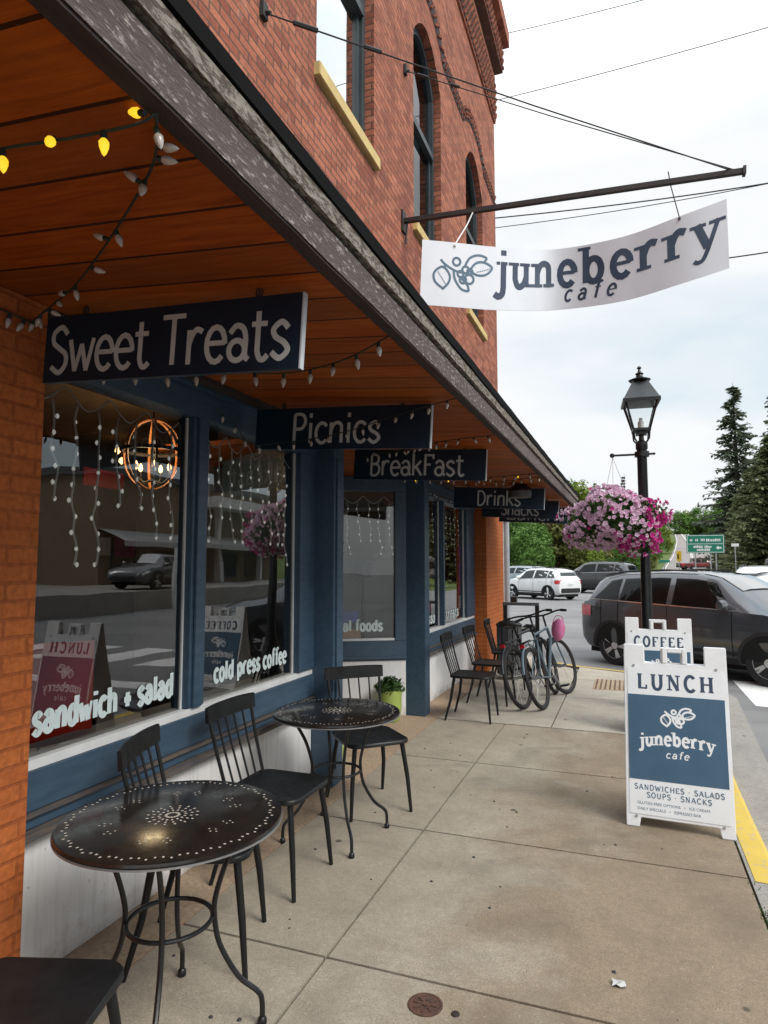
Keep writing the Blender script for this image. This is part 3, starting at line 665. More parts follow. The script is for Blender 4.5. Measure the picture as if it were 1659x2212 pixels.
# canopy
def fx(y): return .0095 * (y - 1.5)
CY = [lerp(-4, 10.45, k / 90) for k in range(91)]
def strip(prof, jit, mat, name):
    mb = MB(); rows = []
    for y in CY:
        j = R.uniform(-jit, jit); rows.append([(x + fx(y) + R.uniform(-jit, jit) * .5, y, z + j + R.uniform(-jit, jit) * .5) for x, z in prof])
    mb.loft(rows, close=True); n = len(prof); mb.f.append(tuple(range(n))[::-1]); mb.m.append(0); k = len(mb.v) - n; mb.f.append(tuple(range(k, k + n))); mb.m.append(0)
    return mb
can = obj('canopy', strip([(-2.04, 2.579), (-.83, 2.474), (-.83, 2.52), (-2.04, 2.63)], .0, None, ''), M['soffit'], B, world=True)
obj('edge_trim', strip([(-.834, 2.467), (-.790, 2.467), (-.790, 2.51), (-.834, 2.52)], .002, None, ''), M['trim_dark'], can, world=True)
obj('fascia_board', strip([(-.788, 2.475), (-.786, 2.475), (-.786, 2.573), (-.788, 2.573)], .0012, None, ''), M['fascia'], can, world=True)
obj('crown_board', strip([(-.80, 2.593), (-.773, 2.592), (-.769, 2.638), (-.80, 2.638)], .002, None, ''), M['crown'], can, world=True)
obj('painted_shadow_strip', strip([(-.83, 2.5745), (-.798, 2.5745), (-.798, 2.591), (-.83, 2.591)], .0, None, ''), M['trim_dark'], can, world=True)  # dark strip standing in for the shadow gap under the crown board
obj('drip_edge', strip([(-.82, 2.643), (-.762, 2.643), (-.758, 2.684), (-.82, 2.690)], .002, None, ''), M['drip'], can, world=True)
obj('canopy_roof', strip([(-2.04, 2.86), (-.825, 2.655), (-.825, 2.692), (-2.04, 2.93)], .0, None, ''), M['roof'], can, world=True)
mb = MB(); mb.box(-3.75, -2.055, 4.37, 6.9, 2.56, 2.60); obj('entry_ceiling', mb, M['soffit'], B, world=True)
mb = MB(); mb.box(-2.5, -2.052, 1.79, 4.37, 2.581, 2.60); mb.box(-2.09, -2.035, 1.80, 9.78, 2.555, 2.592); obj('wall_trim', mb, M['trim_dark'], B, world=True)
# shopfront, two street bays
def bay(y0, y1, mulls, ends, label):
    mb = MB(); mb.box(-2.42, -2.2, y0, y1, 0, .55); obj('base_panel', mb, M['white_wall'], B, world=True, bevel=.004)
    mb = MB(); mb.box(-2.42, -2.145, y0, y1, .552, .580); mb.box(-2.42, -2.165, y0, y1, .628, .648); obj('weathered_ledge', mb, M['ledge'], B, world=True, bevel=.004)
    mb = MB(); mb.box(-2.40, -2.185, y0, y1, .582, .626); mb.box(-2.40, -2.178, y0, y1, .650, .800)
    mb.box(-2.32, -2.165, y0, y1, 2.405, 2.548); mb.box(-2.34, -2.13, y0, y1, 2.549, 2.575)
    for a, b in mulls: mb.box(-2.30, -2.190, a, b, .842, 2.404); mb.box(-2.189, -2.175, a + .03, b - .03, .842, 2.404)
    for a, b in ends: mb.box(-2.32, -2.180, a, b, .842, 2.404)
    f = obj('shop_window', mb, M['blue'], B, world=True, bevel=.004)
    mb = MB(); mb.box(-2.30, -2.196, y0, y1, .802, .840)
    cuts = sorted([e for m in mulls + ends for e in m] + [y0, y1]); 
    for a, b in mulls: mb.box(-2.238, -2.226, a - .012, a - .001, .842, 2.40); mb.box(-2.238, -2.226, b + .001, b + .012, .842, 2.40)
    for a, b in ends: mb.box(-2.238, -2.224, a - .013, a - .001, .842, 2.40)
    obj('glazing_bead', mb, M['bead'], f, world=True)
    segs = []; p = y0
    for a, b in mulls + ends: segs.append((p, a)); p = b
    for a, b in segs:
        mb = MB(); mb.quad((-2.235, a, .83), (-2.235, b, .83), (-2.235, b, 2.41), (-2.235, a, 2.41)); obj('pane', mb, M['glass'], f, world=True)
    return f
f1 = bay(1.78, 4.36, [(2.90, 3.04)], [(4.12, 4.36)], '')
f2 = bay(6.88, 9.78, [(7.93, 8.06)], [(9.26, 9.78)], '')
mb = MB(); mb.box(-2.4, -2.03, 4.362, 4.545, 0, 2.553); mb.box(-2.03, -2.018, 4.40, 4.51, .12, 2.40); obj('post', mb, M['blue'], B, world=True, bevel=.005)
mb = MB(); mb.box(-2.3, -2.04, 6.70, 6.878, 0, 2.553); obj('post', mb, M['blue'], B, world=True, bevel=.005)
# angled entry wall facing the camera
P0 = Vector((-2.27, 6.692, 0)); AU = Vector((-.862, -.507, 0)); AN = Vector((.507, -.862, 0))
def A_(s, z, d): p = P0 + AU * s + AN * d; return (p.x, p.y, z)
def apr(mb, s0, s1, z0, z1, d0, d1): mb.prism([(s0, z0), (s1, z0), (s1, z1), (s0, z1)], lambda s, z: A_(s, z, d0), lambda s, z: A_(s, z, d1))
mb = MB(); apr(mb, -.02, 1.3, 0, .58, -.15, 0); obj('base_panel', mb, M['white_wall'], B, world=True)
mb = MB(); apr(mb, -.02, 1.3, .582, .79, -.15, .012); apr(mb, -.02, .10, .792, 2.40, -.1, .008); apr(mb, .69, .86, .792, 2.40, -.1, .008); apr(mb, -.02, 1.3, 2.402, 2.553, -.15, .012); apr(mb, -.02, 1.3, .60, .63, .013, .03)
f3 = obj('shop_window', mb, M['blue'], B, world=True, bevel=.003)
mb = MB(); apr(mb, .101, .689, .792, .815, -.06, -.005); obj('glazing_bead', mb, M['bead'], f3, world=True)
mb = MB(); mb.quad(A_(.1, .80, -.045), A_(.69, .80, -.045), A_(.69, 2.41, -.045), A_(.1, 2.41, -.045)); obj('pane', mb, M['glass'], f3, world=True)
mb = MB(); mb.quad(A_(.86, .80, -.045), A_(1.3, .80, -.045), A_(1.3, 2.41, -.045), A_(.86, 2.41, -.045)); obj('pane', mb, M['glass'], f3, world=True)
mb = MB(); mb.add([(-2.32, 4.5, 0), (-3.38, 5.1, 0), (-3.38, 5.1, 2.55), (-2.32, 4.5, 2.55), (-2.40, 4.42, 0), (-3.45, 5.0, 0), (-3.45, 5.0, 2.55), (-2.40, 4.42, 2.55)], [(0, 1, 2, 3), (4, 5, 6, 7), (3, 2, 6, 7)])
obj('entry_wall', mb, M['blue'], B, world=True)
mb = MB(); mb.box(-3.48, -3.42, 5.08, 5.22, .02, 2.2); mb.box(-3.48, -3.42, 5.9, 6.05, .02, 2.2); mb.box(-3.48, -3.42, 5.22, 5.9, .02, .45); mb.box(-3.48, -3.42, 5.22, 5.9, 2.05, 2.55)
dr = obj('door', mb, M['blue'], B, world=True); mb = MB(); mb.quad((-3.45, 5.2, .45), (-3.45, 5.92, .45), (-3.45, 5.92, 2.06), (-3.45, 5.2, 2.06)); obj('pane', mb, M['glass'], dr, world=True)
mb = MB(); mb.tube([(-3.40, 5.86, .95), (-3.36, 5.86, .97), (-3.36, 5.86, 1.2), (-3.40, 5.86, 1.22)], .012); obj('handle', mb, M['black'], dr, world=True)
# vinyl lettering on the panes
gl = lambda y0: (lambda u, v, d: (-2.2315 + d, y0 + u, v))
mb = MB(); text_fit(mb, 'sandwich + salad', gl(0), 1.98, 2.83, .925, .155, thick=.175, thin=.10, track=.045, serif=.0, sth=.07); obj('window_lettering', mb, M['vinyl'], f1, world=True)
mb = MB(); text_fit(mb, 'cold press coffee', gl(0), 3.19, 4.03, .930, .14, thick=.175, thin=.10, track=.045, serif=.0, sth=.07); obj('window_lettering', mb, M['vinyl'], f1, world=True)
mb = MB(); text_fit(mb, 'espresso', gl(0), 7.0, 7.75, .90, .165, thick=.175, thin=.10, track=.045, serif=.0, sth=.07); obj('window_lettering', mb, M['vinyl'], f2, world=True); mb = MB(); text_fit(mb, 'treats', gl(0), 8.25, 8.95, .90, .165, thick=.175, thin=.10, track=.045, serif=.0, sth=.07); obj('window_lettering', mb, M['vinyl'], f2, world=True)
al = lambda u, v, d: A_(.69 - u, v, -.040 + d)
mb = MB(); text_fit(mb, 'al foods', al, .03, .46, .895, .15, thick=.175, thin=.10, track=.045, serif=.0, sth=.07); obj('window_lettering', mb, M['vinyl'], f3, world=True)
def alq(mb, u0, u1, z0, z1, mi=0): mb.prism([(u0, z0), (u1, z0), (u1, z1), (u0, z1)], lambda s, z: A_(.69 - s, z, -.052), lambda s, z: A_(.69 - s, z, -.048), mi)
mb = MB(); alq(mb, .01, .20, .98, 1.10); o = obj('window_sticker', mb, [M['bluep']], f3, world=True, label='blue paper sticker with a white rim')
mb = MB(); alq(mb, .01, .22, .82, .91); obj('window_sticker', mb, M['tan'], f3, world=True, label='tan card sticker')
mb = MB(); mb.box(-2.26, -2.25, 9.02, 9.15, 1.20, 1.86, 0); mb.box(-2.249, -2.246, 9.04, 9.12, 1.62, 1.74, 1); mb.box(-2.249, -2.246, 9.05, 9.12, 1.46, 1.56, 2); mb.box(-2.249, -2.246, 9.04, 9.11, 1.28, 1.38, 1)
obj('window_panel', mb, [M['magenta'], M['red'], M['bluep']], f2, world=True, label='vertical magenta panel with red and blue marks')
mb = MB(); mb.lathe([(0, -.005), (.10, -.005), (.10, .005), (0, .005)], n=24); mb.v = [(-2.26 + p[2], 7.35 + p[0], 1.85 + p[1]) for p in mb.v]; obj('window_sticker', mb, M['red'], f2, world=True, label='round red sticker')
for y_, z_, w_, h_ in ((9.05, .98, .13, .18), (7.2, 1.5, .2, .12), (7.25, 1.28, .22, .16), (7.2, 1.12, .2, .10)):
    mb = MB(); mb.box(-2.26, -2.255, y_, y_ + w_, z_, z_ + h_); obj('window_notice', mb, M['paper'], f2, world=True)
# downpipe and end trim
mb = MB(); mb.tube([(-1.95, 11.27, 0), (-1.95, 11.27, 2.35), (-1.98, 11.27, 2.5), (-2.1, 11.27, 2.62)], .05, 10); obj('downpipe', mb, M['downpipe'], B, world=True, smooth=True)
mb = MB(); mb.box(-2.08, -1.99, YE + .002, YE + .06, .0, 2.56); mb.box(-2.08, -1.86, YE - .02, YE + .14, 2.40, 2.56); obj('corner_trim', mb, M['whitetrim'], B, world=True)
mb = MB(); mb.box(-1.99, -1.80, 11.3, 11.42, .95, 1.05); obj('meter_box', mb, M['black'], B, world=True)
# interior shell
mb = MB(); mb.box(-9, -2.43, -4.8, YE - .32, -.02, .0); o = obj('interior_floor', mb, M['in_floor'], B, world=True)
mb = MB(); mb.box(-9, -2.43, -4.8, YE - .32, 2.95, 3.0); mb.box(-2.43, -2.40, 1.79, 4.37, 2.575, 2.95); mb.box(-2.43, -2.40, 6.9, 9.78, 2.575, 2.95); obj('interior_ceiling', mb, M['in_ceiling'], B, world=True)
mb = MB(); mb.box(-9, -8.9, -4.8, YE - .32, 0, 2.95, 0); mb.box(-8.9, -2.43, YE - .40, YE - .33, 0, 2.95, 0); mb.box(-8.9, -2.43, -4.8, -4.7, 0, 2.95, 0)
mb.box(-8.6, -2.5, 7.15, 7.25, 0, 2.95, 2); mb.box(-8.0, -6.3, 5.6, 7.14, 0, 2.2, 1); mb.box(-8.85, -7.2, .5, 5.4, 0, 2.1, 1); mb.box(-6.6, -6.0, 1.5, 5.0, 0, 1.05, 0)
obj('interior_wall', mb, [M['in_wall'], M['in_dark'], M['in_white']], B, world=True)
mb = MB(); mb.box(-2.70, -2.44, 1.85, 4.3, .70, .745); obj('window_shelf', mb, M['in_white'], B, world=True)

# things inside the cafe
def redseat(x, y, rz, lab):
    t = thing('armchair', lab, 'chair', (x, y, 0), rz)
    mb = MB(); mb.box(-.26, .26, -.26, .26, .40, .45); obj('seat', mb, M['redchair'], t, bevel=.02)
    mb = MB(); mb.loft([[(-.26 + .06 * (1 - (2 * k / 8 - 1) ** 2) * -1, -.26 + .52 * k / 8, z) for k in range(9)] for z in (.45, .65, .92)]); mb.v = [(p[0], p[1], .45 + (p[2] - .45) * 1.6) for p in mb.v]; obj('backrest', mb, M['redchair'], t, smooth=True)
    for sx in (-1, 1):
        for sy in (-1, 1): mb = MB(); mb.tube([(.22 * sx, .22 * sy, .40), (.26 * sx, .26 * sy, 0)], .016, 6); obj('leg', mb, M['redchair'], t)
redseat(-3.02, 2.78, 2.2, 'red lacquered chair inside the window behind the sandwich lettering'); redseat(-3.7, 7.9, 1.2, 'red lacquered chair inside the far street window')
def orb(x, y, z, lab):
    t = thing('orb_chandelier', lab, 'chandelier', (x, y, z)); r = .235
    for k in range(3):
        mb = MB(); a = pi * k / 3 + .3; pts = [(r * cos(q) * cos(a), r * cos(q) * sin(a), 1.2 * r * sin(q)) for q in [2 * pi * i / 28 for i in range(28)]]
        mb.tube(pts, .011, 6, closed=True); obj('hoop', mb, M['orangewood'], t, smooth=True)
    mb = MB(); mb.tube([(r * cos(q), r * sin(q), .03) for q in [2 * pi * i / 28 for i in range(28)]], .016, 6, closed=True); obj('band', mb, M['iron'], t, smooth=True)
    mb = MB(); mb.tube([(0, 0, 1.2 * r), (0, 0, 2.94 - z)], .006, 6); mb.tube([(0, 0, 1.2 * r), (0, 0, -.2)], .012, 6); obj('stem', mb, M['iron'], t)
    for k in range(5):
        a = 2 * pi * k / 5 + .5; c = (.13 * cos(a), .13 * sin(a))
        mb = MB(); mb.tube([(0, 0, -.2), (c[0] * .6, c[1] * .6, -.23), (c[0], c[1], -.18), (c[0], c[1], -.13)], .007, 6); ar = obj('arm', mb, M['iron'], t)
        mb = MB(); mb.lathe([(0, 0), (.013, .01), (.017, .03), (.010, .055), (0, .07)], (c[0], c[1], -.13), 8); obj('bulb', mb, M['filament'], ar, smooth=True)
    pl = bpy.data.lights.new('chandelier_light', 'POINT'); pl.energy = 6; pl.specular_factor = .0; pl.color = (1, .74, .42); pl.shadow_soft_size = .12; po = bpy.data.objects.new('chandelier_light', pl); link(po, t)
orb(-3.5, 4.12, 2.47, 'orange wood orb chandelier with lit candle bulbs inside the first window')
t = thing('pendant_lamp', 'pair of bare lit bulbs on cords deeper in the cafe, left of the chandelier', 'lamp', (-5.0, 5.35, 2.95))
for dx, dz in ((0, 0), (.06, -.10)): mb = MB(); mb.tube([(-5.0, 5.35 + dx, 2.95), (-5.0, 5.35 + dx, 2.84 + dz)], .004, 5); cd = obj('cord', mb, M['wire'], t, world=True); mb = MB(); mb.lathe([(0, 0), (.025, -.02), (.03, -.05), (0, -.08)], (-5.0, 5.35 + dx, 2.84 + dz), 10); obj('bulb', mb, M['filament'], cd, world=True, smooth=True)
orb(-4.0, 9.4, 2.45, 'wood orb chandelier inside the far street window')
t = thing('framed_picture', 'white framed picture on the pale wall behind the entry window', 'picture', (-2.9, 7.14, 1.68))
mb = MB(); mb.box(-3.18, -2.60, 7.12, 7.148, 1.68, 2.28); obj('frame', mb, M['whitetrim'], t, world=True); mb = MB(); mb.box(-3.13, -2.65, 7.112, 7.119, 1.73, 2.23); obj('print', mb, M['in_wall'], t, world=True)
t = thing('potted_plant', 'dark leafy plant on a stand inside the angled entry window', 'plant', (-2.86, 6.95, 0)); mb = MB(); mb.lathe([(.13, 0), (.02, .03), (.02, 1.45), (.09, 1.46), (.11, 1.62), (.0, 1.60)], (-2.86, 6.95, 0), 14); obj('stand', mb, M['black'], t, world=True)
mb = MB(); rr = random.Random(9)
for i in range(160):
    c = Vector((-2.86 + rr.gauss(0, .11), 6.95 + rr.gauss(0, .05), 1.66 + abs(rr.gauss(0, .08)))); n = Vector((rr.gauss(0, 1), rr.gauss(0, 1), rr.gauss(0, 1))).normalized(); a = n.orthogonal().normalized(); b = n.cross(a); mb.add([c - a * .04, c + b * .015, c + a * .04, c - b * .015], [(0, 1, 2, 3)])
rawobj('leaves', mb, M['petunia_leaf'], t, world=True)
o = obj('red_placard', MB().box(-4.51, -4.49, 4.41, 4.90, 2.31, 2.47), M['red']); tag(o, 'red rectangular panel hanging from the cafe ceiling beside the chandelier', 'placard')
o = obj('wall_card', MB().box(-6.29, -6.28, 6.45, 6.65, 1.72, 1.95), M['paper']); tag(o, 'white card on the dark back counter inside the cafe', 'card')
o = obj('wall_card', MB().box(-6.29, -6.28, 6.72, 7.10, 1.70, 1.97), M['petal_hot']); tag(o, 'pink card beside the white card inside the cafe', 'card')
def icicles(y0, y1, n, lab, z=2.30, x=-2.262, fnp=None):
    pt = fnp or (lambda s, z_: (x + R.uniform(-.006, .006), s, z_))
    t = thing('icicle_lights', lab, 'string lights', pt((y0 + y1) / 2, z + .05), 0, 'icicle lights inside the windows')
    top = []; k = 2 * n
    for i in range(k + 1): top.append(pt(lerp(y0, y1, i / k), z + (.07 if i % 4 == 0 else -.01 if i % 4 == 2 else .02)))
    mb = MB(); mb.tube(sweep(top, 3), .0038, 5); obj('cord', mb, M['cordwhite'], t, world=True)
    for i in range(n):
        s = lerp(y0, y1, (i + .5) / n); ln = R.choice((.35, .5, .66, .4, .55)); pts = [pt(s, z)]; zz = z; bl = MB()
        while zz > z - ln:
            zz -= .07; s2 = s + R.uniform(-.012, .012) + (.03 if zz < z - ln + .1 else 0); pts.append(pt(s2, zz))
            q = pts[-1]; bl.lathe([(0, -.013), (.0075, -.004), (.007, .005), (0, .013)], (q[0] + R.uniform(-.01, .01), q[1] + R.uniform(-.014, .014), q[2]), 6)
        mb = MB(); mb.tube(sweep(pts, 2), .005, 5); st = obj('strand', mb, M['cordwhite'], t, world=True); obj('mini_bulb', bl, M['mini'], st, world=True)
icicles(1.85, 2.86, 8, 'white icicle lights inside the window over the sandwich lettering')
icicles(3.08, 4.1, 9, 'white icicle lights inside the window over the cold press lettering')
icicles(.02, .6, 5, 'white icicle lights inside the angled entry window', 2.28, fnp=lambda s, z: A_(.69 - s, z, -.10))
icicles(7.0, 9.2, 10, 'white icicle lights inside the far street window')

# ------------------------------------------------------------------ hanging navy signs under the canopy
def hang_sign(words, xc, y, zt, wd, a, b, lab, size=.235, base=.036):
    t = thing('hanging_sign', lab, 'sign', (xc, y, zt), 0, 'navy signs hanging under the canopy'); t.rotation_euler = (0, radians(3.2), 0)
    h = .245
    mb = MB(); mb.box(-wd / 2, wd / 2 - .006, -.011, .011, -h, 0); obj('board', mb, M['signblue'], t)
    mb = MB(); mb.box(wd / 2 - .0055, wd / 2, -.012, .012, -h, 0); obj('end_strip', mb, M['signedge'], t)
    mb = MB(); text_fit(mb, words, lambda u, v, d: (-wd / 2 + u, -.0118 - d, -h + v), a * wd, b * wd, base, size, thick=.082, thin=.074, jit=.006); obj('lettering', mb, M['letter'], t)
    for sx in (-.34, .34):
        mb = MB(); mb.tube([(sx * wd, 0, -.004), (sx * wd, 0, .035)], .004, 6); mb.tube([(sx * wd + .012 * cos(q), 0, .018 + .018 * sin(q)) for q in [2 * pi * i / 10 for i in range(10)]], .003, 5, closed=True); obj('hook', mb, M['iron'], t)
hang_sign('Sweet Treats', -1.463, 1.775, 2.487, 1.075, .022, .965, 'navy hanging sign reading Sweet Treats, nearest the brick pier')
hang_sign('Picnics', -1.53, 3.38, 2.512, 1.11, .22, .735, 'navy hanging sign reading Picnics')
hang_sign('BreakFast', -1.54, 4.92, 2.520, 1.11, .125, .845, 'navy hanging sign reading BreakFast')
hang_sign('Drinks', -1.395, 7.6, 2.505, 1.07, .26, .75, 'navy hanging sign reading Drinks')
hang_sign('Snacks', -1.36, 9.0, 2.488, 1.05, .25, .75, 'navy hanging sign reading Snacks')
hang_sign('Lunch', -1.34, 10.2, 2.495, 1.05, .1, .85, 'navy hanging sign reading Lunch, last under the canopy end')
t = thing('hanging_lantern', 'small dark lantern with a pale drum hanging in front of the Drinks sign', 'lamp', (-1.10, 7.3, 2.44))
mb = MB(); mb.lathe([(.0, .06), (.05, .055), (.12, .02), (.13, 0), (.13, -.02)], n=16); obj('cap', mb, M['black'], t, smooth=True)
mb = MB(); mb.lathe([(.125, -.021), (.12, -.09), (.0, -.092)], n=16); obj('shade', mb, M['slatgrey'], t, smooth=True)

# ------------------------------------------------------------------ string lights
def bulbmesh(nm, mat):
    mb = MB(); mb.lathe([(.0, 0), (.0075, -.002), (.0085, -.016), (.0075, -.022)], n=8, mi=0); mb.lathe([(.0075, -.0221), (.0125, -.030), (.0115, -.042), (.006, -.058), (0, -.066)], n=10, mi=1)
    o = obj('bulb', mb, [M['cordgreen'], mat], None, smooth=50); me = o.data; bpy.data.objects.remove(o); return me
BM = {1: bulbmesh('on', M['bulb_on']), 0: bulbmesh('off', M['bulb_off'])}
def string(lab, pts, bulbs, group='string lights under the canopy', n=4, mat='cordgreen'):
    t = thing('string_light', lab, 'string lights', pts[len(pts) // 2], 0, group); l = t.location
    mb = MB(); mb.tube(sweep(pts, n), .0032, 5); obj('cord', mb, M[mat], t, world=True)
    for p, d, on, s in bulbs:
        b = bpy.data.objects.new('bulb', BM[on]); b.location = (p[0] - l.x, p[1] - l.y, p[2] - l.z); b.scale = (s, s, s)
        b.rotation_euler = (-Vector(d)).to_track_quat('Z', 'Y').to_euler(); link(b, t)
def along(pts, k, on=0, spread=.8, sc=.8, down=1.0, n=4):
    P = [Vector(p) for p in sweep(pts, n)]; ls = [0]
    for a, b in zip(P, P[1:]): ls.append(ls[-1] + (b - a).length)
    o = []
    for i in range(k):
        q = ls[-1] * (i + .5) / k; j = max(0, min(len(P) - 2, next((m for m in range(len(ls) - 1) if ls[m + 1] >= q), 0)))
        p = P[j].lerp(P[j + 1], (q - ls[j]) / max(1e-6, ls[j + 1] - ls[j]))
        o.append((p, (R.uniform(-spread, spread), R.uniform(-spread, spread), -down), on, sc))
    return o
Y_ = [(-2.03, .86, 2.42), (-1.6, .87, 2.415), (-1.3, .875, 2.425), (-1.15, .885, 2.428), (-1.0, .91, 2.43), (-.86, .935, 2.44), (-.815, .94, 2.455)]
string('green string light with lit yellow bulbs at the near canopy edge', Y_, [((-1.143, .885, 2.426), (.1, 0, -1), 1, .8), ((-1.025, .90, 2.43), (.3, -.5, -.6), 1, .8), ((-.925, .925, 2.437), (.05, 0, -1), 1, .8), ((-.83, .93, 2.452), (-.75, .1, .3), 1, .8), ((-1.5, .87, 2.418), (0, 0, -1), 1, .8)])
P_ = [(-.815, .94, 2.455), (-.88, 1.02, 2.447), (-1.0, 1.12, 2.455), (-1.3, 1.32, 2.462), (-1.62, 1.52, 2.478), (-1.9, 1.66, 2.49), (-2.02, 1.72, 2.495)]
bl = []
for i, (f, dx, dy, dz) in enumerate([(.06, .3, 0, -1), (.15, 1, .2, -.2), (.20, 1, .5, -.15), (.31, .1, -.3, -.8), (.33, -.7, -.4, .5), (.45, .3, .1, -.8), (.48, -1, -.2, .35), (.58, .9, .4, -.3), (.66, .2, .1, -1), (.7, -1, .2, .1), (.76, .6, -.2, -.4), (.82, .7, .5, -.3), (.88, -.4, 0, -.8), (.93, .4, 0, -.9), (.98, -.5, 0, -.8)]):
    k = f * (len(P_) - 1); j = int(k); p = Vector(P_[j]).lerp(Vector(P_[j + 1]), k - j); bl.append((p, (dx, dy, dz), 0, .78))
string('green string light with unlit clear bulbs slanting across the soffit to the pier', P_, bl)
Q_ = [(-2.02, 1.1, 2.50), (-2.0, 1.4, 2.49), (-2.015, 1.6, 2.485), (-2.0, 1.70, 2.475)]
string('green string light with clear bulbs bunched along the top of the brick pier', Q_, along(Q_, 11, 0, .5, .85))
Q_ = [(-2.05, 2.0, 2.40), (-1.8, 2.2, 2.41), (-1.58, 2.275, 2.42), (-1.42, 2.37, 2.415), (-1.25, 2.40, 2.42), (-1.03, 2.34, 2.43), (-.82, 2.25, 2.465)]
string('string light with clear bulbs hanging behind the Sweet Treats sign', Q_, along(Q_, 11, 0, .25, .95))
Q_ = [(-2.12, 3.0, 2.47), (-2.09, 3.15, 2.40), (-2.07, 3.27, 2.31), (-1.9, 3.31, 2.315), (-1.7, 3.32, 2.325), (-1.45, 3.33, 2.36), (-1.15, 3.30, 2.42), (-.80, 3.2, 2.455)]
string('string light with clear bulbs drooping in front of the Picnics sign', Q_, along(Q_, 15, 0, .4, .8))
Q_ = [(-2.0, 4.82, 2.47), (-1.75, 4.80, 2.50), (-1.45, 4.55, 2.47), (-1.17, 4.3, 2.455), (-.80, 4.24, 2.46)]
string('string light with clear bulbs over the BreakFast sign', Q_, along(Q_, 14, 0, .6, .8))
Q_ = [(-2.0, 5.75, 2.42), (-1.7, 5.95, 2.42), (-1.45, 6.05, 2.42), (-1.2, 6.1, 2.43), (-.78, 6.15, 2.455)]
string('string light with warm lit mini bulbs between the BreakFast and Drinks signs', Q_, along(Q_, 11, 0, .4, .8) + along(Q_, 4, 1, .4, .5))
Q_ = [(-2.12, 6.95, 2.46), (-2.1, 7.6, 2.43), (-2.1, 8.3, 2.44), (-2.1, 9.2, 2.43)]
string('string light with clear bulbs along the top of the far street window', Q_, along(Q_, 16, 0, .5, .7))
Q_ = [(-1.5, 6.6, 2.47), (-1.15, 6.6, 2.455), (-.9, 6.5, 2.46), (-.76, 6.4, 2.455)]
string('short string light with clear bulbs above the hanging lantern', Q_, along(Q_, 8, 0, .5, .8))

# ------------------------------------------------------------------ banner sign on its bar
t = thing('sign_bracket', 'rusty black steel bar reaching out from the upper brick wall, holding the cafe banner', 'bracket', (XU, 6.03, 5.10))
mb = MB(); a = Vector((XU - .02, 6.03, 5.102)); b = Vector((1.02, 6.03, 4.955)); d = (b - a).normalized(); up = Vector((0, 1, 0)).cross(d) * -1
mb.obox((a + b) / 2, (b - a) / 2, Vector((0, .022, 0)), up * .022); mb.obox(b + d * .012, d * .012, Vector((0, .034, 0)), up * .034); obj('bar', mb, M['iron'], t, world=True)
mb = MB(); mb.box(XU, XU + .02, 5.97, 6.09, 4.98, 5.2); mb.tube([(XU + .05, 6.03, 5.09), (XU + .03, 6.03, 4.86)], .01, 6); obj('wall_plate', mb, M['iron'], t, world=True)
for k, (p, lab) in enumerate([((XU, 3.29, 5.06), 'near'), ((XU, 6.08, 6.78), 'far')]):
    p = Vector(p); q = Vector((.93, 6.03 - .02 * k, 4.985)); dd = (q - p); mb = MB(); mb.tube([p, p.lerp(q, .5) - Vector((0, 0, .015)), q], .0055, 5); mb.tube([p + dd * .05, p + dd * .09], .016, 6)
    mb.tube([p + dd * .17, p + dd * .20], .014, 6); mb.box(p.x, p.x + .03, p.y - .03, p.y + .03, p.z - .05, p.z + .05); mb.tube([p, p + Vector((.06, .01, -.02))], .014, 6); obj('guy_wire', mb, M['wire'], t, world=True)
mb = MB(); mb.tube([(.93, 6.02, 4.985), (.97, 6.03, 4.965)], .012, 6); mb.tube([(.93, 6.02, 4.985), (.4, 6.03, 4.99)], .006, 5); obj('turnbuckle', mb, M['iron'], t, world=True)
BC = [(0, -1.62, 5.30, 4.474), (.32, -1.357, 5.46, 4.474), (.73, -1.03, 5.70, 4.49), (1.38, -.58, 6.10, 4.575), (2.04, .03, 5.98, 4.525), (2.55, .52, 5.83, 4.555), (2.88, .855, 5.80, 4.615)]
BS = sweep(BC, 10)
def ban(u, v):
    for p, q in zip(BS, BS[1:]):
        if u <= q[0] or q is BS[-1]:
            f = (u - p[0]) / (q[0] - p[0]); x, y, z = (lerp(p[i], q[i], f) for i in (1, 2, 3))
            n = Vector((q[2] - p[2], -(q[1] - p[1]), 0)).normalized(); sag = .03 * sin(pi * min(1, max(0, u / 2.88)))
            return Vector((x - .03 * (.585 - v) / .585 * (1 - u / 2.88), y + .02 * (.585 - v), z - .585 + v - sag * 0)), n
def bfn(u, v, d): p, n = ban(u, v); return p + n * (.0035 + d)
t = thing('cafe_banner', 'white rippling banner with navy berry sprig reading juneberry cafe, hung from the steel bar', 'banner', (-.4, 5.9, 4.2))
N_ = 60; fr = []; bk = []
for i in range(N_ + 1):
    u = 2.88 * i / N_; cols = [ban(u, .585 * j / 6) for j in range(7)]; fr.append([c + n * .002 for c, n in cols]); bk.append([c - n * .002 for c, n in cols])
mb = MB(); mb.loft([f + b[::-1] for f, b in zip(fr, bk)], close=True); obj('cloth', mb, M['bannercloth'], t, world=True, smooth=60)
mb = MB(); logo(mb, bfn, .395, .325, .175, .021); obj('logo', mb, M['slate'], t, world=True)  # slate tone puts the light's sheen into the navy sprig
mb = MB(); text_fit(mb, 'juneberry', bfn, .74, 2.83, .225, .45, thick=.135, thin=.075, serif=.135, track=.13, sth=.065); obj('lettering', mb, M['navy'], t, world=True)
mb = MB(); text_fit(mb, 'cafe', bfn, 1.50, 1.98, .075, .20, thick=.12, thin=.06, serif=.0, track=.30, slant=.25); obj('lettering', mb, M['navy'], t, world=True)
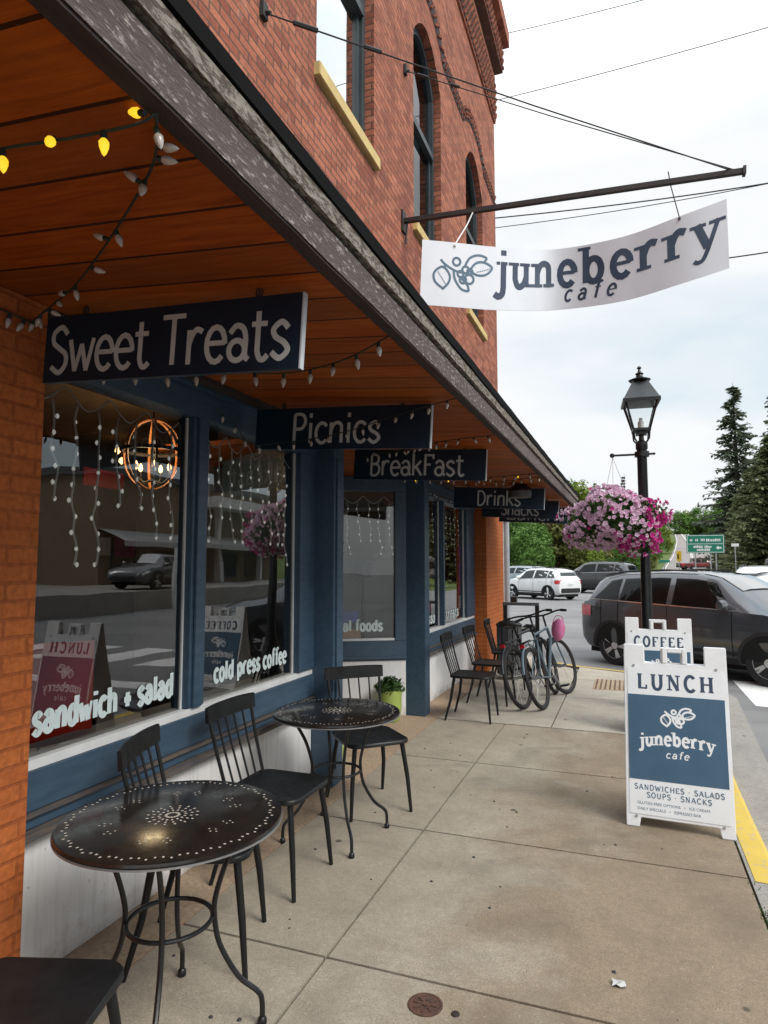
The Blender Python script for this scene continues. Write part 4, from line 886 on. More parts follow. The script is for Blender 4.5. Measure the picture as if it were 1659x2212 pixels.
mb = MB(); mb.tube([(-1.32, 6.03, 5.06), (-1.335, 5.8, 4.8), bfn(.31, .565, 0)], .006, 5); mb.tube([bfn(.31, .565, .003), bfn(.31, .55, .003)], .012, 6); obj('hanging_cord', mb, M['cordwhite'], t, world=True)
mb = MB(); mb.tube([(.44, 6.03, 5.08), (.455, 6.03, 4.95), bfn(2.53, .57, 0)], .005, 5); mb.tube([bfn(2.53, .57, .003), bfn(2.53, .555, .003)], .012, 6); obj('hanging_cord', mb, M['wire'], t, world=True)

# ------------------------------------------------------------------ chairs and tables
def make_chair(label):
    t = thing('metal_chair', label, 'chair', group='black spindle-back metal chairs'); m = M['chairblack']
    def rr(x, y, sx, sy, r, n=5):
        return [(x + cx * (sx - r) + r * cos(a0 + pi / 2 * k / n), y + cy * (sy - r) + r * sin(a0 + pi / 2 * k / n)) for cx, cy, a0 in ((1, 1, 0), (-1, 1, pi / 2), (-1, -1, pi), (1, -1, 1.5 * pi)) for k in range(n + 1)]
    mb = MB(); rings = []
    for s, z, r in ((.97, .432, .07), (1.0, .436, .075), (1.0, .452, .075), (.975, .457, .07), (.90, .453, .06), (.5, .446, .05), (.02, .445, .003)):
        rings.append([(p[0], p[1], z) for p in rr(.0, 0, .215 * s, .215 * s, max(.003, r * s))])
    mb.loft(rings, close=True); mb.f += [tuple(range(24))[::-1], tuple(range(len(mb.v) - 24, len(mb.v)))]; mb.m += [0, 0]; obj('seat', mb, m, t, smooth=50)
    for sx in (1, -1):
        for sy in (1, -1):
            mb = MB(); mb.tube([(.165 * sx, .165 * sy, .436), (.195 * sx, .192 * sy, .22), ((.215 if sx > 0 else .255) * sx, .208 * sy, .0)], [.016, .0145, .0105], 10); obj('leg', mb, m, t, smooth=True)
    top = lambda y: (-.285 - .02 * (1 - (y / .2) ** 2), y * 1.12, .80)
    for k in range(6):
        y = lerp(-.175, .175, k / 5); w = .0095 if k in (0, 5) else .006
        mb = MB(); mb.tube([(-.19, y, .44), Vector((-.19, y, .44)).lerp(Vector(top(y)), .5) + Vector((-.004, 0, 0)), top(y)], w, 8); obj('spindle', mb, m, t, smooth=True)
    mb = MB(); rows = []
    for k in range(13):
        y = lerp(-.222, .222, k / 12); x = -.288 - .022 * (1 - (y / .22) ** 2); e = .004 * (abs(k - 6) / 6) ** 4
        rows.append([(x + .011, y, .785 + e), (x + .004, y, .868 - e), (x - .004, y, .872 - e), (x - .014, y, .868 - e), (x - .009, y, .785 + e)])
    mb.loft(rows, close=True); mb.f += [tuple(range(5))[::-1], tuple(range(60, 65))]; mb.m += [0, 0]; obj('top_rail', mb, m, t, smooth=40)
    return t
ch = make_chair('black metal chair partly out of frame, nearest the camera')
spots = [(-1.515, 1.33, 18, None), (-1.70, 2.40, 21, 'black metal chair tucked behind the nearest table, back to the shop window'),
         (-1.745, 3.075, 0, 'black metal chair standing free between the two tables, back to the wall'), (-1.66, 4.15, -46, 'black metal chair facing the camera behind the second table, beside the blue post'),
         (-1.55, 6.83, 0, 'black metal chair against the white base past the entry, first of the far chairs'), (-1.52, 7.72, -4, 'second black metal chair past the entry, beside the bicycles'), (-1.5, 8.75, 3, 'third black metal chair past the entry, farthest along the wall')]
for i, (x, y, a, lab) in enumerate(spots):
    o = ch if i == 0 else copy_tree(ch)
    o.location = (x, y, .002); o.rotation_euler = (0, 0, radians(a))
    if lab: o['label'] = lab
def make_table(label):
    t = thing('bistro_table', label, 'table', group='round black bistro tables'); rt = .38
    tp = MB(); tp.lathe([(0, .706), (rt - .02, .706), (rt - .004, .708), (rt, .714), (rt - .002, .722), (rt - .010, .7245), (0, .7245)], n=64)
    mb = MB(); mb.lathe([(rt - .006, .700), (rt + .002, .703), (rt + .0025, .709), (rt - .004, .7075)], n=64); obj('rim', mb, M['galv'], t, smooth=True)
    hb = tp
    def hole(x, y, r, a=0, e=1.0):
        hb.add([(x + r * (cos(a) * cos(q) * e - sin(a) * sin(q)), y + r * (sin(a) * cos(q) * e + cos(a) * sin(q)), .7250) for q in [2 * pi * k / 7 for k in range(7)]], [tuple(range(7))], 1)
    for k in range(90): 
        a = 2 * pi * k / 90; r_ = rt - .042 + (.011 if k % 3 == 0 else 0); hole(r_ * cos(a), r_ * sin(a), .0042, a, 1.3)
    for k in range(18):
        a = 2 * pi * k / 18
        for dr, da in ((0, 0), (.02, .05), (.02, -.05), (.036, 0)):
            if k % 3 != 2: hole((.20 + dr) * cos(a + da), (.20 + dr) * sin(a + da), .0036, a)
    for k in range(16):
        a = 2 * pi * k / 16
        for r_ in (.022, .045, .066, .085): hole(r_ * cos(a + r_ * 3), r_ * sin(a + r_ * 3), .0040, a, 1.5)
    obj('tabletop', tp, [M['tabletop'], M['hole']], t, smooth=40)
    for k in range(4):
        a = pi / 4 + k * pi / 2; prof = sweep([(.27, .702), (.245, .66), (.19, .56), (.155, .45), (.150, .38), (.17, .28), (.235, .17), (.30, .115), (.318, .08), (.320, .0)], 5)
        mb = MB(); mb.tube([(r_ * cos(a), r_ * sin(a), z) for r_, z in prof], .0095, 8); lg = obj('leg', mb, M['black'], t, smooth=True)
        mb = MB(); mb.lathe([(.010, .028), (.016, .020), (.017, .004), (.014, 0), (0, 0)], (.320 * cos(a), .320 * sin(a), 0), 10); obj('foot', mb, M['black'], lg, smooth=True)
    mb = MB(); mb.tube([(.143 * cos(q), .143 * sin(q), .375) for q in [2 * pi * i / 36 for i in range(36)]], .008, 8, closed=True); obj('ring', mb, M['black'], t, smooth=True)
    mb = MB()
    for k in range(2): a = pi / 4 + k * pi / 2; mb.tube([(.27 * cos(a), .27 * sin(a), .698 - .006 * k), (-.27 * cos(a), -.27 * sin(a), .698 - .006 * k)], .0055, 6)
    obj('crossbar', mb, M['black'], t)
    return t
tb = make_table('round black bistro table with punched pattern, nearest the camera'); tb.location = (-1.52, 1.945, 0); tb.rotation_euler = (0, 0, radians(-16))
o = copy_tree(tb); o['label'] = 'round black bistro table farther along, in front of the blue post'; o.location = (-1.665, 3.64, 0); o.rotation_euler = (0, 0, radians(-5))

# ------------------------------------------------------------------ potted plants
def pot(label, x, y, s=1.0, seed=1):
    t = thing('potted_plant', label, 'plant', (x, y, .003), 0, 'lime green pots by the entry'); rr = random.Random(seed)
    mb = MB(); mb.lathe([(0, 0), (.085 * s, 0), (.105 * s, .025), (.122 * s, .14), (.120 * s, .25), (.126 * s, .27), (.126 * s, .315), (.114 * s, .315), (.112 * s, .28), (0, .275)], n=32); obj('pot', mb, M['lime'], t, smooth=35)
    mb = MB()
    for i in range(330):
        a = rr.uniform(0, 2 * pi); e = rr.uniform(-.15, 1.4); r = .165 * s * rr.uniform(.45, 1); c = Vector((r * cos(a) * cos(e), r * sin(a) * cos(e), (.315 + .8 * r * sin(e))))
        n = Vector((rr.gauss(0, 1), rr.gauss(0, 1), rr.gauss(.5, 1))).normalized(); tt = n.orthogonal().normalized(); bb = n.cross(tt); L_ = .028 * rr.uniform(.7, 1.3)
        mb.add([c - tt * L_, c + bb * L_ * .5 + n * .004, c + tt * L_, c - bb * L_ * .5 + n * .004], [(0, 1, 2, 3)])
    rawobj('leaves', mb, M['petunia_leaf'], t)
    mb = MB()
    for i in range(9): a = 2 * pi * i / 9; mb.tube([(.02 * cos(a), .02 * sin(a), .27), (.08 * cos(a), .08 * sin(a), .40)], .004, 5)
    obj('stem', mb, M['petunia_leaf'], t)
pot('lime green pot with leafy plant against the white entry wall', -2.33, 6.40, 1.0, 3)
pot('lime green pot half hidden behind the blue post and second table', -2.32, 5.0, 1.0, 5)

# ------------------------------------------------------------------ sandwich boards
def sandwich(label, loc, rz, head, small):
    t = thing('sandwich_board', label, 'sandwich board', loc, radians(rz), 'white sandwich boards on the sidewalk'); wd = .60; H = 1.11; ang = radians(11.5)
    for side in (-1, 1):
        nrm = Vector((0, side * cos(ang), sin(ang))); upv = Vector((0, -side * sin(ang), cos(ang))); org = Vector((0, side * .235, 0))
        rx = Vector((1 if side < 0 else -1, 0, 0))
        def F(u, v, d): return org + rx * (u - wd / 2) + upv * v + nrm * d
        mb = MB(); P = [(0, 0), (.075, 0), (.085, .055), (.515, .055), (.525, 0), (.60, 0), (.60, 1.10), (.475, 1.10), (.475, .985), (.125, .985), (.125, 1.10), (0, 1.10)]
        mb.prism(P, lambda u, v: F(u, v, -.028), lambda u, v: F(u, v, 0))
        for u0, u1, v0, v1 in ((.232, .262, .986, 1.085), (.348, .378, .986, 1.085), (.263, .347, 1.055, 1.085)):
            mb.prism([(u0, v0), (u1, v0), (u1, v1), (u0, v1)], lambda u, v: F(u, v, -.026), lambda u, v: F(u, v, -.001))
        pn = obj('panel', mb, M['white_plastic'], t, bevel=.004)
        mb = MB(); mb.prism([(.022, .075), (.578, .075), (.578, .955), (.022, .955)], lambda u, v: F(u, v, .001), lambda u, v: F(u, v, .003)); obj('poster', mb, M['paper'], pn)
        mb = MB(); mb.prism([(.022, .275), (.578, .275), (.578, .785), (.022, .785)], lambda u, v: F(u, v, .0035), lambda u, v: F(u, v, .0042)); obj('blue_panel', mb, M['boardblue'], pn)
        f2_ = lambda u, v, d: F(u, v, .0046 + d); mb = MB()
        text_fit(mb, head, lambda u, v, d: F(u, v, .0034 + d), .080, .52, .822, .130, thick=.15, thin=.08, serif=.11, track=.16, sth=.065); obj('heading', mb, M['navy'], pn)
        mb = MB(); logo(mb, f2_, .31, .66, .060, .0115); obj('logo', mb, M['paper'], pn)
        mb = MB(); cv = lambda x: .022 - .45 * (x - .30) ** 2
        text_fit(mb, 'juneberry', f2_, .09, .51, .468, .105, thick=.15, thin=.085, serif=.115, track=.09, sth=.07, curve=cv)
        text_fit(mb, 'cafe', f2_, .235, .365, .415, .055, thick=.12, thin=.08, track=.15, slant=.2); obj('lettering', mb, M['paper'], pn)
        mb = MB(); ff = lambda u, v, d: F(u, v, .0036 + d)
        for s_, a, b, y, sz in small:
            if sz > .03: text_fit(mb, s_, ff, a, b, y, sz, thick=.13, thin=.09, serif=.07, track=.12, sth=.06)
            else: font_text(s_, ff, a, y, sz * .95, mb, 1.0)
        obj('small_print', mb, M['slate'], pn)
        mb = MB()
        for i, (u, v) in enumerate(((.06, .965), (.54, .965), (.06, .062), (.54, .062))):
            mb.prism([(u + .008 * cos(q), v + .008 * sin(q)) for q in [2 * pi * k / 8 for k in range(8)]], lambda u_, v_: F(u_, v_, .0005), lambda u_, v_: F(u_, v_, .006))
        obj('rivet', mb, M['galv'], pn)
    return t
SM = [('SANDWICHES * SALADS', .05, .55, .217, .042), ('SOUPS * SNACKS', .12, .48, .174, .042), ('GLUTEN FREE OPTIONS   \u2022   ICE CREAM', .065, .5, .133, .024), ('DAILY SPECIALS   \u2022   ESPRESSO BAR', .065, .5, .100, .024)]
sandwich('white and blue sandwich board headed LUNCH near the yellow kerb', (.262, 4.62, .002), -3, 'LUNCH', SM)
sandwich('white and blue sandwich board headed COFFEE behind the lunch board', (.262, 6.96, .002), -2, 'COFFEE', [('ESPRESSO * LATTES', .05, .55, .217, .042), ('TEAS * SMOOTHIES', .08, .52, .174, .042), ('COLD PRESS   \u2022   CHAI   \u2022   COCOA', .095, .5, .133, .024)])

# ------------------------------------------------------------------ lamp post and flower basket
LX, LY = .195, 8.0
t = thing('lamp_post', 'black street lamp post with a four-sided lantern behind the coffee sign', 'lamp post', (LX, LY, 0))
mb = MB(); mb.lathe([(.16, 0), (.16, .12), (.13, .16), (.12, .45), (.09, .52), (.075, .6), (.062, .75), (.056, 1.6), (.054, 2.92), (.066, 2.94), (.066, 3.0), (.05, 3.02), (.03, 3.04), (.026, 3.12)], (LX, LY, 0), 20); obj('post', mb, M['black'], t, world=True, smooth=35)
mb = MB(); mb.tube([(LX + .12, LY, 2.875), (-.12, LY - .02, 2.875)], .013, 8); mb.lathe([(0, -.03), (.022, -.02), (.028, 0), (.022, .02), (0, .03)], (-.13, LY - .02, 2.875), 10); mb.lathe([(.08, -.03), (.08, .03)], (LX, LY, 2.875), 14); mb.lathe([(0, -.02), (.02, 0), (0, .02)], (LX + .13, LY, 2.875), 8); obj('bracket_arm', mb, M['black'], t, world=True, smooth=35)
def sqring(r0, z0, r1, z1, rot=pi / 4 - .28): return [(r0, z0), (r1, z1)]
lt = pi / 4 + .07
mb = MB(); mb.lathe([(.09 * 1.41, 3.14), (.10 * 1.41, 3.14), (.10 * 1.41, 3.17), (.09 * 1.41, 3.17)], (LX, LY, 0), 4, rot=lt); mb.box(LX - .06, LX + .06, LY - .06, LY + .06, 3.10, 3.145)
for k in range(4):
    a = lt + k * pi / 2; mb.tube([(LX + .125 * cos(a), LY + .125 * sin(a), 3.16), (LX + .235 * cos(a), LY + .235 * sin(a), 3.46)], .013, 6)
    mb.tube([(LX + .05 * cos(a), LY + .05 * sin(a), 2.99), (LX + .11 * cos(a), LY + .11 * sin(a), 3.05), (LX + .12 * cos(a), LY + .12 * sin(a), 3.14)], .010, 6)
obj('lantern_frame', mb, M['black'], t, world=True)
mb = MB(); mb.lathe([(.118, 3.172), (.225, 3.45)], (LX, LY, 0), 4, rot=lt); g_ = mb; g_.f = g_.f[:4]; g_.m = g_.m[:4]; obj('lantern_glass', g_, M['lampglass'], t, world=True)
mb = MB(); mb.lathe([(0, 3.17), (.035, 3.175), (.035, 3.25), (.02, 3.27), (.02, 3.3), (0, 3.3)], (LX, LY, 0), 12); obj('lamp_holder', mb, M['whitetrim'], t, world=True)
mb = MB(); mb.lathe([(.22, 3.455), (.285, 3.46), (.285, 3.50), (.262, 3.515), (.115, 3.725), (.11, 3.73), (.12, 3.735)], (LX, LY, 0), 4, rot=lt)
mb.lathe([(.0, 3.735), (.115, 3.737), (.125, 3.75), (.06, 3.775), (.04, 3.79), (.035, 3.81), (.048, 3.825), (.02, 3.85), (.012, 3.875), (.028, 3.895), (.012, 3.915), (0, 3.92)], (LX, LY, 0), 14); obj('lantern_roof', mb, M['black'], t, world=True, smooth=30)
bx_, by_, bz_ = -.10, 7.78, 2.10
t = thing('hanging_flower_basket', 'overflowing hanging basket of pale pink and magenta petunias on the lamp post arm', 'flower basket', (bx_, by_, bz_))
mb = MB(); mb.lathe([(0, -.16), (.12, -.14), (.2, -.05), (.23, .06), (.22, .06), (.18, -.04), (0, -.1)], (bx_, by_, bz_), 24); obj('basket', mb, M['bark'], t, world=True, smooth=True)
for k in range(3):
    a = 2 * pi * k / 3 + .4; mb = MB(); mb.tube([(bx_ + .22 * cos(a), by_ + .22 * sin(a), bz_ + .06), (-.125, LY - .04, 2.85)], .0025, 5); obj('chain', mb, M['galv'], t, world=True)
rr = random.Random(11)
def basketpt(k=1.0):
    while True:
        d = Vector((rr.gauss(0, 1), rr.gauss(0, 1), rr.gauss(0, 1))).normalized()
        lump = 1 + .13 * sin(5 * d.x + 2 * d.z + 1) + .10 * sin(7 * d.z + 4 * d.y)
        r = Vector((.545, .48, .35)); p = Vector((d.x * r.x, d.y * r.y, d.z * r.z)) * lump * k
        if p.z < -.1: p.z *= 1.0 + .25 * max(0, d.x); 
        return p, d
mb = MB()
for i in range(3800):
    p, d = basketpt(rr.uniform(.55, .95)); n = (d + Vector((rr.gauss(0, .7), rr.gauss(0, .7), rr.gauss(0, .7)))).normalized(); tt = n.orthogonal().normalized(); a = rr.uniform(0, 6.28); tt = tt * cos(a) + n.cross(tt) * sin(a); bb = n.cross(tt); L_ = .026 * rr.uniform(.7, 1.4); c = p + Vector((bx_, by_, bz_))
    mb.add([c - tt * L_, c + bb * L_ * .55, c + tt * L_, c - bb * L_ * .55], [(0, 1, 2, 3)])
rawobj('foliage', mb, M['petunia_leaf'], t, world=True)
pale, hot = MB(), MB()
for i in range(2100):
    p, d = basketpt(rr.uniform(.92, 1.06)); 
    if sin(9 * d.x + 3) * sin(8 * d.z + 1.5) + .6 * sin(17 * d.x + 5 * d.z) * sin(14 * d.z + 2) > .42 and rr.random() < .9: continue
    m_ = hot if (p.x > .30 and rr.random() < .72) or (p.z < -.2 and p.x > .0 and rr.random() < .55) or rr.random() < .045 else pale
    n = (d + Vector((rr.gauss(0, .35), rr.gauss(0, .35) - .15, rr.gauss(0, .35)))).normalized(); tt = n.orthogonal().normalized(); bb = n.cross(tt); s_ = .0255 * rr.uniform(.7, 1.2); c = p + Vector((bx_, by_, bz_)); a0 = rr.uniform(0, 6)
    ring = []
    for k in range(10):
        q = a0 + 2 * pi * k / 10; r_ = s_ * (1.05 if k % 2 == 0 else .80); ring.append(c + (tt * cos(q) + bb * sin(q)) * r_ + n * (.004 + .006 * (k % 2)))
    m_.add([c - n * .012] + ring, [(0, 1 + k, 1 + (k + 1) % 10) for k in range(10)])
rawobj('pale_blossoms', pale, M['petal_pale'], t, world=True); rawobj('magenta_blossoms', hot, M['petal_hot'], t, world=True)

# ------------------------------------------------------------------ bicycles, rack, bin
def bicycle(label, loc, heading, lean, m, front_turn=.15):
    t = thing('bicycle', label, 'bicycle', loc, 0, 'bicycles leaning by the far corner'); t.rotation_mode = 'XYZ'
    t.matrix_world = Matrix.Translation(Vector(loc)) @ Matrix.Rotation(heading, 4, 'Z') @ Matrix.Rotation(lean, 4, 'X')
    r = .345
    def wheel(x, turn=0):
        q = lambda rad, k, n, y=0: (x + rad * cos(2 * pi * k / n) * cos(turn), y + rad * cos(2 * pi * k / n) * sin(turn), r + rad * sin(2 * pi * k / n))
        mb = MB(); mb.tube([q(r - .023, k, 40) for k in range(40)], .023, 8, closed=True); w = obj('wheel', mb, M['tyre'], t, smooth=True)
        mb = MB(); mb.tube([q(r - .042, k, 40) for k in range(40)], .010, 6, closed=True); obj('rim', mb, M['iron'], w, smooth=True)
        mb = MB()
        for k in range(14): mb.tube([(x, .02 * (-1) ** k, r), q(r - .045, k, 14)], .0012, 4)
        mb.tube([(x, -.05, r), (x, .05, r)], .018, 8); obj('spokes', mb, M['galv'], w)
    wheel(0); wheel(1.04, front_turn)
    BB, ST, HT, HB = (.44, 0, .29), (.30, 0, .80), (.86, 0, .84), (.90, 0, .72)
    mb = MB()
    for a, b, w in ((BB, ST, .016), (ST, HT, .016), (BB, HB, .020), (HT, HB, .020)): mb.tube([a, b], w, 8)
    for s in (-1, 1): mb.tube([(0, .055 * s, r), (.42, .03 * s, .29)], .009, 6); mb.tube([(0, .055 * s, r), (.31, .02 * s, .74)], .008, 6)
    obj('frame', mb, m, t, smooth=True)
    mb = MB()
    for s in (-1, 1): mb.tube([(.905, .05 * s, .70), (.93, .052 * s, .60), (1.04 + 0 * s, .055 * s, r)], .011, 6)
    mb.tube([(.905, -.05, .70), (.905, .05, .70)], .016, 6); obj('fork', mb, m, t, smooth=True)
    mb = MB(); mb.tube([(.85, 0, .86), (.84, 0, .98), (.87, 0, 1.0)], .013, 8); mb.tube(sweep([(.74, -.31, 1.0), (.82, -.2, 1.02), (.87, 0, 1.0), (.82, .2, 1.02), (.74, .31, 1.0)], 4), .011, 8); hbr = obj('handlebar', mb, M['black'], t, smooth=True)
    for s in (-1, 1): mb = MB(); mb.tube([(.79, .25 * s, 1.015), (.72, .33 * s, .998)], .017, 8); obj('grip', mb, M['tyre'], hbr)
    mb = MB(); mb.loft([[(x, y * w, z + .012 * cos(pi * y)) for y in (-1, -.6, 0, .6, 1)] for x, w, z in ((.12, .02, .925), (.15, .075, .935), (.22, .085, .925), (.30, .05, .915), (.40, .018, .91))]); mb.loft([[(x, y * w, z - .03) for y in (-1, 0, 1)] for x, w, z in ((.12, .02, .925), (.15, .075, .935), (.22, .085, .925), (.30, .05, .915), (.40, .018, .91))])
    mb.tube([(.25, 0, .90), (.30, 0, .78)], .013, 8); obj('saddle', mb, M['black'], t, smooth=True)
    mb = MB(); mb.tube([(.44 + .09 * cos(q), -.045, .29 + .09 * sin(q)) for q in [2 * pi * i / 24 for i in range(24)]], .006, 5, closed=True); mb.tube([(.44, .07, .29), (.44, -.07, .29)], .014, 8); mb.tube([(.44, -.07, .29), (.54, -.075, .16)], .008, 6); mb.tube([(.44, .07, .29), (.34, .075, .42)], .008, 6); cr = obj('crank', mb, M['galv'], t)
    for x, y, z in ((.54, -.125, .16), (.34, .125, .42)): mb = MB(); mb.box(x - .045, x + .045, y - .045, y + .045, z - .011, z + .011); obj('pedal', mb, M['black'], cr)
    mb = MB(); mb.tube(sweep([(-.32 * cos(a) , 0, r + .375 * sin(a)) if False else (.375 * cos(a), 0, r + .375 * sin(a)) for a in (1.0, 1.4, 1.9, 2.4, 2.9)], 4), .014, 6); obj('mudguard', mb, m, t, smooth=True)
    mb = MB(); mb.obox((-.14 * 0 - .19, 0, .72), (.012, 0, 0), (0, .024, 0), (0, 0, .02)); obj('reflector', mb, M['taillight'], t)
    mb = MB(); mb.tube([(-.22, .05, .745), (.28, .05, .76)], .006, 5); mb.tube([(-.22, -.05, .745), (.28, -.05, .76)], .006, 5); mb.tube([(-.22, .05, .745), (-.22, -.05, .745)], .006, 5)
    for x in (-.1, .05, .18): mb.tube([(x, .05, .75), (x, -.05, .75)], .005, 5)
    mb.tube([(0, .06, r), (-.1, .05, .745)], .005, 5); mb.tube([(0, -.06, r), (-.1, -.05, .745)], .005, 5); obj('carrier', mb, M['black'], t)
    return t
bicycle('dark bicycle leaning beside the far chairs, rear wheel towards the camera', (-1.10, 7.44, .002), radians(77), radians(-15), M['bikedark'])
bicycle('grey-blue bicycle to the right of the dark bicycle, pink hat on its handlebar', (-.90, 7.50, .002), radians(80), radians(-15), M['bikeblue'], -.2)
t = thing('sun_hat', 'pink sun hat hanging from the grey-blue bicycle handlebar', 'hat', (-.80, 8.10, .82))
mb = MB(); mb.lathe([(.075, -.005), (.098, -.012), (.100, 0), (.094, .04), (.075, .085), (.045, .112), (0, .12)], n=24); mb.v = [(p[0] * .8, p[1] * 1.25, p[2]) for p in mb.v]; ob_ = Matrix.Rotation(radians(62), 3, 'X') @ Matrix.Rotation(radians(20), 3, 'Y'); mb.v = [tuple(ob_ @ Vector(p)) for p in mb.v]
for i, p in enumerate(mb.v): mb.v[i] = (p[0], p[1], p[2] * 1.1 + .01 * sin(9 * p[0]))
obj('crown', mb, M['pinkhat'], t, smooth=True)
mb = MB(); mb.tube(sweep([(-.07, -.02, .04), (-.03, .02, .16), (.05, .02, .15), (.07, -.03, .02)], 5), .005, 5); obj('strap', mb, M['pinkhat'], t)
t = thing('bike_rack', 'dark steel rectangular rack with a wide grey top rail behind the bicycles', 'bike rack', (-1.45, 9.75, 0))
for x in (-1.72, -1.255): mb = MB(); mb.box(x - .027, x + .027, 9.72, 9.78, 0, 1.0); obj('post', mb, M['black'], t, world=True)
mb = MB(); mb.box(-1.75, -1.228, 9.71, 9.79, 1.001, 1.045); obj('top_rail', mb, M['slatgrey'], t, world=True)
mb = MB(); mb.box(-1.692, -1.283, 9.73, 9.77, .62, .66); obj('lower_rail', mb, M['black'], t, world=True)
t = thing('litter_bin', 'grey slatted litter bin between the brick corner and the bicycles', 'bin', (-1.60, 9.35, 0))
mb = MB()
for k in range(14):
    a = 2 * pi * k / 14; mb.obox((-1.60 + .165 * cos(a), 9.35 + .165 * sin(a), .40), (.008 * cos(a), .008 * sin(a), 0), (-.03 * sin(a), .03 * cos(a), 0), (0, 0, .33))
mb.lathe([(.155, .06), (.155, .72)], (-1.60, 9.35, 0), 20); obj('slats', mb, M['slatgrey'], t, world=True)
mb = MB(); mb.lathe([(.18, .73), (.185, .76), (.13, .80), (.10, .80), (.10, .76), (0, .75)], (-1.60, 9.35, 0), 20); obj('lid', mb, M['black'], t, world=True, smooth=30)

# ------------------------------------------------------------------ cars
SUV0 = [(-2.31, .70, .46, .92, .98, .62), (-2.27, .84, .36, 1.06, 1.12, .72), (-2.16, .89, .31, 1.12, 1.24, .70), (-1.98, .905, .29, 1.15, 1.50, .61), (-1.80, .91, .28, 1.15, 1.585, .60), (-1.3, .92, .28, 1.14, 1.655, .605),
       (-.5, .92, .28, 1.115, 1.69, .61), (.15, .92, .28, 1.095, 1.675, .61), (.50, .92, .28, 1.085, 1.61, .61), (.90, .92, .28, 1.075, 1.37, .67), (1.28, .92, .28, 1.06, 1.13, .75), (1.65, .915, .28, 1.00, 1.07, .74), (2.05, .89, .30, .88, .96, .70), (2.24, .80, .34, .74, .80, .62), (2.32, .62, .42, .58, .62, .5)]
SUV = [(r[0] if r[0] > -1.3 else -1.3 + (r[0] + 1.3) * .80,) + r[1:] for r in SUV0]
def subst(tab, f): return [tuple(f(list(r))) for r in tab]
def hatch(r):
    r = r[:]; r[3] = r[3] * .93; r[4] = r[4] * .90 if r[4] > 1.1 else r[4] * .93; return r
HATCH = subst(SUV, hatch)
SEDAN = [(-2.35, .7, .45, .80, .86, .60), (-2.28, .84, .36, .90, .98, .70), (-1.7, .89, .30, .95, 1.05, .72), (-1.45, .90, .28, .96, 1.10, .70), (-1.0, .91, .28, .96, 1.34, .60), (-.6, .91, .28, .95, 1.44, .57), (0, .91, .28, .94, 1.46, .57), (.35, .91, .28, .93, 1.42, .58), (.8, .91, .28, .92, 1.18, .64), (1.15, .91, .28, .91, 1.0, .72), (1.7, .90, .28, .86, .93, .72), (2.1, .87, .30, .76, .83, .68), (2.28, .78, .34, .66, .71, .6), (2.36, .6, .42, .56, .59, .5)]
PICKUP = [(-2.75, .86, .50, .98, 1.02, .80), (-2.70, .93, .45, 1.02, 1.05, .88), (-1.0, .95, .42, 1.04, 1.07, .88), (-.92, .95, .42, 1.05, 1.72, .64), (-.5, .95, .42, 1.06, 1.80, .66), (.2, .95, .42, 1.05, 1.80, .66), (.5, .95, .42, 1.05, 1.74, .66), (.95, .95, .42, 1.06, 1.36, .74), (1.2, .95, .42, 1.08, 1.18, .82), (2.1, .95, .42, 1.04, 1.13, .80), (2.35, .92, .44, .98, 1.04, .78), (2.45, .84, .5, .85, .9, .7)]
